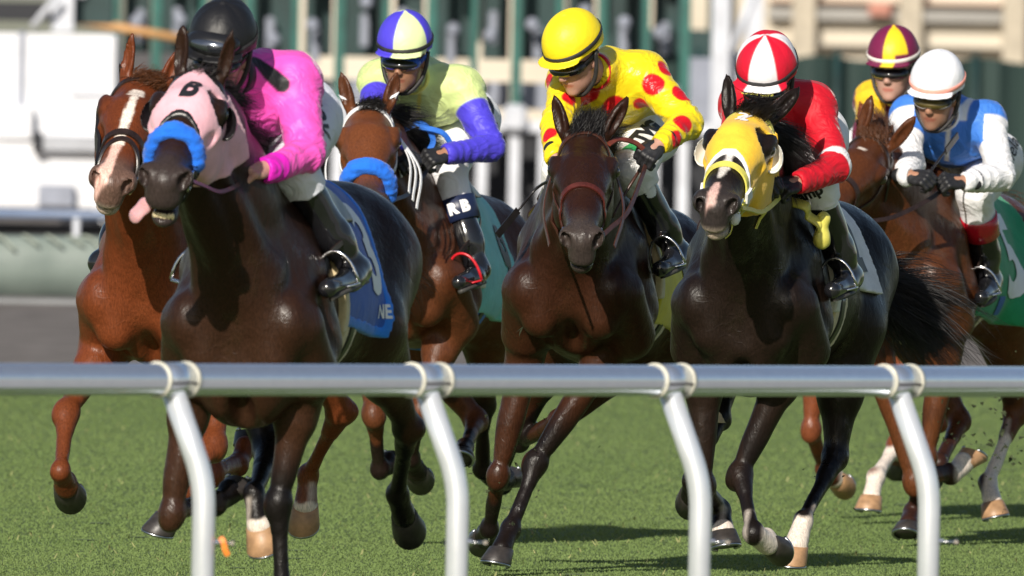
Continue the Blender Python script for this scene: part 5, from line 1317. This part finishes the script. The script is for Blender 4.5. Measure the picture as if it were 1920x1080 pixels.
def make_j6(h):
    c = build_jockey(h, dict(label="jockey in blue silks with white sleeves and a white helmet with a peach band", head=(1756, 181, .36), face=(.90, -.12, -.34), roll=-6,
        shR=(1705, 222, .14), shL=(1852, 230, .08), pelvis=(1812, 290, -.27), elR=(1702, 305, True), wrR=(1700, 330, True), hnR=(1735, 335, True), elL=(1878, 330, True), wrL=(1812, 342, True), hnL=(1775, 340, True),
        knL=(1828, 365), anL=(1856, 520), toL=(1838, 545, -.34), silk=silk_blue, cap=cap_white, band='strap_peach', collar='print_white', skin=(.38, .19, .12), lens='lens_gold', breech=(.80, .80, .82), btop=.66, cuff='print_crimson', silkmat='silk_matte', stubble=True, fold=1.1))
    stirrup(h, c, 'L'); stirrup(h, c, 'R')
    write(c, "lettering", "alela", 1897, 285, 30, -55, .075, 'print_black', 'vbr', italic=.3)
    reins(h, c['gripL'], M['lea_dk'], h['root'], .018)
    fr = h['fr']; whip("black whip held upright in the gloves of the blue and white jockey", [fr.O + fr.A.T @ fr.X(1705, 345, .42), fr.O + fr.A.T @ (c['gripR'] + (.03, 0, .02)), fr.O + fr.A.T @ fr.X(1772, 284, .45)])
    return c
def make_j7(h):
    c = build_jockey(h, dict(label="jockey in maroon and gold silks, partly hidden behind the white helmeted jockey", head=(1674, 131, .36), face=(.93, -.10, -.22), roll=-2,
        shR=(1640, 190, .14), shL=(1740, 195, .10), pelvis=(1690, 265, -.27), elR=(1625, 250, True), wrR=(1640, 290, True), hnR=(1650, 300, True), elL=(1755, 260, True), wrL=(1720, 300, True), hnL=(1700, 305, True),
        knL=(1745, 350), anL=(1760, 480), toL=(1760, 530, -.34), silk=silk_maroon, cap=cap_mar, band='strap_white', collar='print_yellow', skin=(.50, .29, .23), breech=(.78, .78, .80)))
    stirrup(h, c, 'L'); stirrup(h, c, 'R'); return c
M['print_blue_dk'] = plain("navy_boot_top", (.012, .020, .060), .4, .1, 40); M['print_crimson'] = plain("crimson_boot_top", (.45, .005, .02), .18, .1, 20, coat=.6)
# ------------------------------------------------------------------ what stands beyond the turf
def build_background():
    gpost = plain("green_gate_paint", (.012, .098, .080), .5, .25, 6, .1); gdark = plain("dark_green_panel", (.006, .030, .030), .6, .3, 3)
    grey = plain("grey_gate_pad", (.24, .26, .32), .6, .15, 5); white = plain("white_gate_paint", (.52, .54, .59), .45, .12, 4); tw = plain("white_truck_paint", (.66, .67, .71), .4, .08, 3); beige = plain("cream_signs", (.40, .35, .27), .6, .15, 5)
    black = plain("rubber_and_void_black", (.012, .013, .018), .7, .2, 4)  # also colours the sheets that stand for darkness under the gate
    def mbw(D, items, name, mat, par, base):
        """boxes given by the place they fill at distance D: (x0, y0, x1, y1, depth)"""
        m = MB()
        for (x0, y0, x1, y1, dp) in items:
            a = W(x0, y0, D); b = W(x1, y1, D); c = (a + b) / 2 - base; c[1] += dp / 2
            m.box(c, (abs(b[0] - a[0]), dp, abs(a[2] - b[2])), 0, 0, 0, .01)
        return m.build(name, mat, par)
    # starting gate
    D = 205.0; g0 = W(900, 400, D); g0[2] = 0; gate = empty("starting_gate", g0); tag(gate, "green and white starting gate standing behind the race, out of focus", "starting gate")
    def base(px): 
        p = W(px, 540, D); p[2] = 0; return p
    posts = [208, 285, 372, 458, 545, 628, 715, 800, 880, 960, 1040, 1120, 1202, 1276]
    for i, px in enumerate(posts):
        b = base(px) - g0; w = .10 if i % 2 else .075
        m = MB(); m.box(b + np.array((0, 0, 2.35)), (w, .16, 2.5), bev=.01); po = m.build("gate_post", gpost, gate)
        MB().box(b + np.array((0, -.03, 1.10)), (.24, .36, .28), bev=.05).build("post_pad", white, po)
        for q in ((-.13, .10) if i % 2 == 0 else (.0,)): MB().box(b + np.array((q, 0, .47)), (.11, .10, .98), bev=.01).build("gate_leg", white, po)
        MB().box(b + np.array((.0, .9, 1.35)), (.05, 1.6, .10), bev=.01).build("side_rail", grey, po)
    for i in range(len(posts) - 1):
        a, b = base(posts[i]) - g0, base(posts[i + 1]) - g0; c = (a + b) / 2; L = b[0] - a[0]
        for z, h_, m_, dx in ((2.15, .95, gdark, .0), (1.32, .26, grey, .02)):
            MB().box(c + np.array((dx, .5 + .3 * (i % 3), z)), (L * (.86 if i % 2 else .62), .05, h_), bev=.01).build("stall_door", m_, gate)
        r = random.Random(i)
        MB().box(c + np.array((r.uniform(-.05, .05), .3, r.uniform(1.75, 2.0))), (.09, .06, .34), bev=.02).build("latch_bar", grey, gate)
        MB().box(c + np.array((r.uniform(-.08, .08), .3, 2.62 + r.uniform(-.05, .1))), (.12, .06, .5), bev=.02).build("name_plate", beige, gate)
        MB().ball(c + np.array((r.uniform(-.06, .06), .0, r.uniform(1.8, 2.25))), .07, 10).build("lamp", grey, gate, True)
    e0, e1 = base(195) - g0, base(1335) - g0
    MB().box((e0 + e1) / 2 + np.array((0, .0, 1.02)), (e1[0] - e0[0], .16, .12), bev=.01).build("cross_beam", white, gate)
    MB().box((e0 + e1) / 2 + np.array((0, .6, 3.45)), (e1[0] - e0[0], 1.6, .35), bev=.02).build("roof_beam", gdark, gate)
    MB().box((e0 + e1) / 2 + np.array((0, 2.6, .48)), (e1[0] - e0[0], .1, .96)).build("painted_dark_sheet", black, gate)  # black sheet put in for the darkness behind the gate legs
    MB().tube([W(135, 36, D - 2) - g0, W(360, 76, D - 2) - g0], .045, 8).build("wooden_pole", plain("tan_pole", (.55, .30, .12), .6), gate, True)
    # white posts and panel to the right of the gate
    D = 215.0; f0 = W(1380, 400, D); f0[2] = 0; fr_ = empty("steel_gantry", f0); tag(fr_, "white painted steel frame with a diagonal brace beside the gate, blurred", "gantry")
    mbw(D, [(1340, -200, 1362, 440, .14)], "upright", white, fr_, f0); mbw(D, [(1402, -200, 1424, 440, .14)], "upright", white, fr_, f0)
    mbw(D + .3, [(1362, 96, 1420, 440, .1)], "white_panel", white, fr_, f0); mbw(D + 1, [(1288, 108, 1345, 285, .1)], "grey_panel", grey, fr_, f0)
    MB().tube([W(1372, 96, D) - f0, W(1420, -30, D) - f0], .05, 8).build("brace", white, fr_, True); mbw(D + 1.4, [(1130, 285, 1345, 440, .1)], "dark_void_sheet", black, fr_, f0)  # the black sheet carries on the painted darkness between the gate legs
    # dark windscreen fence
    D = 240.0; f0 = W(1680, 300, D); f0[2] = 0; fe = empty("windscreen_fence", f0); tag(fe, "long dark green windscreen fence in front of the pale building on the right", "fence")
    scr = Mat("dark_green_mesh"); nz = scr.noise(.9, 4, .6, scr.obj((1, 1, .3))); scr.set(color=scr.ramp(nz, [(.3, (.012, .030, .027)), (.7, (.022, .046, .040))]), rough=.8)
    a = W(1050, 98, D) - f0; b = W(2350, 98, D) - f0; m = MB(); n = 60; top = []
    P_ = []; 
    for i in range(n + 1):
        x = a[0] + (b[0] - a[0]) * i / n; y = .10 * math.sin(i * 1.3) + .05 * math.sin(i * 2.9); zt = a[2] + .03 * math.sin(i * .9)
        P_ += [(x, y, 0), (x, y, zt), (x, y + .04, zt), (x, y + .04, 0)]
    Fc = [(i * 4 + k, i * 4 + (k + 1) % 4, i * 4 + 4 + (k + 1) % 4, i * 4 + 4 + k) for i in range(n) for k in range(4)]
    m.add(P_, Fc); m.build("windscreen", scr.m, fe)
    for i in range(0, n + 1, 6):
        x = a[0] + (b[0] - a[0]) * i / n; MB().tube([(x, -.14, 0), (x, -.14, a[2] + .08)], .045, 8).build("fence_post", gdark, fe, True)
    mbw(D + 3, [(1120, 52, 1345, 130, .3)], "dark_screen", gdark, fe, f0)
    # pale building
    D = 310.0; b0 = W(1600, 300, D); b0[2] = 0; bd = empty("pale_building", b0); tag(bd, "long pale beige building behind the dark fence, far out of focus", "building")
    wall = Mat("beige_siding"); wv = wall.n("ShaderNodeTexWave"); wv.bands_direction = 'Z'; wv.inputs["Scale"].default_value = 1.6; wall.l(wall.obj(), wv.inputs[0])
    wall.set(color=wall.mix(.25, wall.ramp(wall.noise(.25, 3), [(.3, (.50, .44, .35)), (.7, (.66, .60, .50))]), wall.ramp(wv.outputs["Fac"], [(.0, .7), (.3, 1)]), 'MULTIPLY'), rough=.8)
    trimc = plain("grey_trim_and_shadow", (.30, .29, .27), .7, .1, 2); redc = plain("dull_red_gutter", (.42, .18, .13), .6, .1, 2)
    mbw(D, [(520, -700, 2500, 395, 6.0)], "wall", wall.m, bd, b0)
    mbw(D - .3, [(1440, 14, 1880, 44, .3)], "window_band", trimc, bd, b0); mbw(D - .35, [(1440, 2, 1885, 9, .35)], "gutter", redc, bd, b0); mbw(D - .3, [(1430, 84, 2400, 100, .3)], "painted_shadow_strip", trimc, bd, b0)  # last grey strip is painted in for the row of shadow above the fence
    for x in (1895, 1500, 1700, 2150): mbw(D - .4, [(x, -700, x + 22, 395, .4)], "pilaster", beige, bd, b0)
    mbw(D - .5, [(1630, 4, 1670, 30, .5)], "red_awning", redc, bd, b0)
    for x in (860, 1010, 1240, 1330): mbw(D - .3, [(x, -120, x + 40, 60, .3)], "window", gdark, bd, b0)
    # white gate tractor on the left
    D = 196.0; t0 = W(90, 430, D); t0[2] = 0; tr = empty("white_truck", t0); tag(tr, "white truck parked at the far left beyond the track, out of focus", "truck")
    silver = plain("silver_bumper", (.40, .42, .47), .35, .1, 4, metal=.6)
    mbw(D, [(-160, 58, 214, 268, 2.2)], "body_panel", tw, tr, t0); mbw(D - .15, [(-160, 262, 190, 392, 2.2)], "chassis_skirt", tw, tr, t0)
    mbw(D - .2, [(-160, 196, 60, 262, .5)], "bonnet", tw, tr, t0)
    mbw(D - .3, [(66, 254, 196, 286, .3)], "bumper", silver, tr, t0); mbw(D - .36, [(62, 248, 78, 284, .3)], "bumper_end", black, tr, t0); mbw(D - .02, [(36, 58, 44, 268, .1)], "door_seam", grey, tr, t0); mbw(D - .03, [(132, 176, 206, 182, .1)], "door_handle", grey, tr, t0)
    mbw(D + .2, [(-160, 0, 100, 40, 1.6)], "window", black, tr, t0); mbw(D + .1, [(100, -160, 138, 60, .4)], "cab_pillar", white, tr, t0); mbw(D + .3, [(-160, -160, 160, -4, 2)], "roof", white, tr, t0); mbw(D + .4, [(138, -60, 212, 46, .3)], "ladder_panel", gdark, tr, t0)
    MB().tube([W(60, 50, D - .1) - t0, W(110, -10, D - .1) - t0], .03, 8).build("mirror_arm", white, tr, True)
    mbw(D - .3, [(72, 346, 138, 388, .3)], "shadow_blotch_box", grey, tr, t0)  # grey box added for the dark shadow blotch low on the truck
    for x in (-90, 150):
        c = W(x, 446, D - .2) - t0; MB().tube([c, c + np.array((0, .35, 0))], .24, 24).build("wheel", black, tr, True)
    # low padded barrier with rope loops and a blue rail
    D = 146.0; q0 = W(100, 560, D); q0[2] = 0; ba = empty("padded_barrier", q0); tag(ba, "low grey green padded barrier with white rope loops on the left", "barrier")
    pad = Mat("grey_green_vinyl"); pad.set(color=pad.ramp(pad.noise(2.5, 4, .6, pad.obj((.3, 1, 2))), [(.3, (.13, .165, .15)), (.7, (.19, .23, .21))]), rough=.6)
    a, b = W(-400, 500, D)[0] - q0[0], W(900, 500, D)[0] - q0[0]
    zt = W(100, 442, D)[2]; zb = W(100, 556, D)[2]
    rg = []
    for i in range(41):
        x = a + (b - a) * i / 40; rg.append([np.array((x, yy + .02 * math.sin(i * 1.7), zz)) for yy, zz in ((-.05, zb), (-.09, (zb + zt) / 2), (-.05, zt - .03), (0, zt), (.08, zt - .03), (.08, zb))])
    MB().loft(rg).build("vinyl_pad", pad.m, ba, True)
    rope = plain("cream_rope", (.30, .34, .29), .7, .1, 10)
    for i in range(30):
        x = a + (b - a) * (i + .5 + random.uniform(-.18, .18)) / 30; q = random.uniform(.7, 1.3); MB().tube(spline([(x - .08 * q, -.07, zt + .0), (x - .02, -.11, zt - .015), (x + .06 * q, -.115, zt - .085 * q)], 4), .012, 6).build("rope_loop", rope, ba, True)
    MB().box(((a + b) / 2, -.03, (W(100, 560, D)[2] + W(100, 575, D)[2]) / 2), (b - a, .08, .045)).build("base_board", plain("grey_base_board", (.20, .21, .22), .7, .1, 3), ba)
    D = 168.0; z = W(100, 402, D)[2]; r0 = W(100, 402, D); r0[2] = 0; fr2 = empty("far_rail", r0); tag(fr2, "distant blue grey running rail crossing behind the chestnut horse's head", "rail")
    a, b = W(-400, 400, D)[0] - r0[0], W(880, 400, D)[0] - r0[0]
    MB().tube([(a, 0, z), (b, 0, z)], .038, 12).build("rail_tube", plain("blue_grey_rail", (.14, .19, .30), .4, .1, 4), fr2, True)
    MB().box(((a + b) / 2, .25, z * .5 - .02), (b - a, .05, z - .12)).build("rail_backing", plain("dark_backing", (.03, .03, .032), .8, .4, 3), fr2)
    for i in range(8):
        x = a + (b - a) * (i + .4) / 8; MB().tube([(x, 0, z), (x, 0, 0)], .03, 8).build("rail_post", white, fr2, True)
build_background()
import time as _t
_T = _t.time()
build_ground(); build_rail(); build_clods(); build_divots()
for mh, mj in ((make_h1, make_j1), (make_h2, make_j2), (make_h3, make_j3), (make_h4, make_j4), (make_h5, make_j5), (make_h6, make_j6), (make_h7, make_j7)):
    h = mh(); print(mh.__name__, round(_t.time() - _T, 1))
    if mj: mj(h)
    print('   rider', round(_t.time() - _T, 1)); h['v'] = None
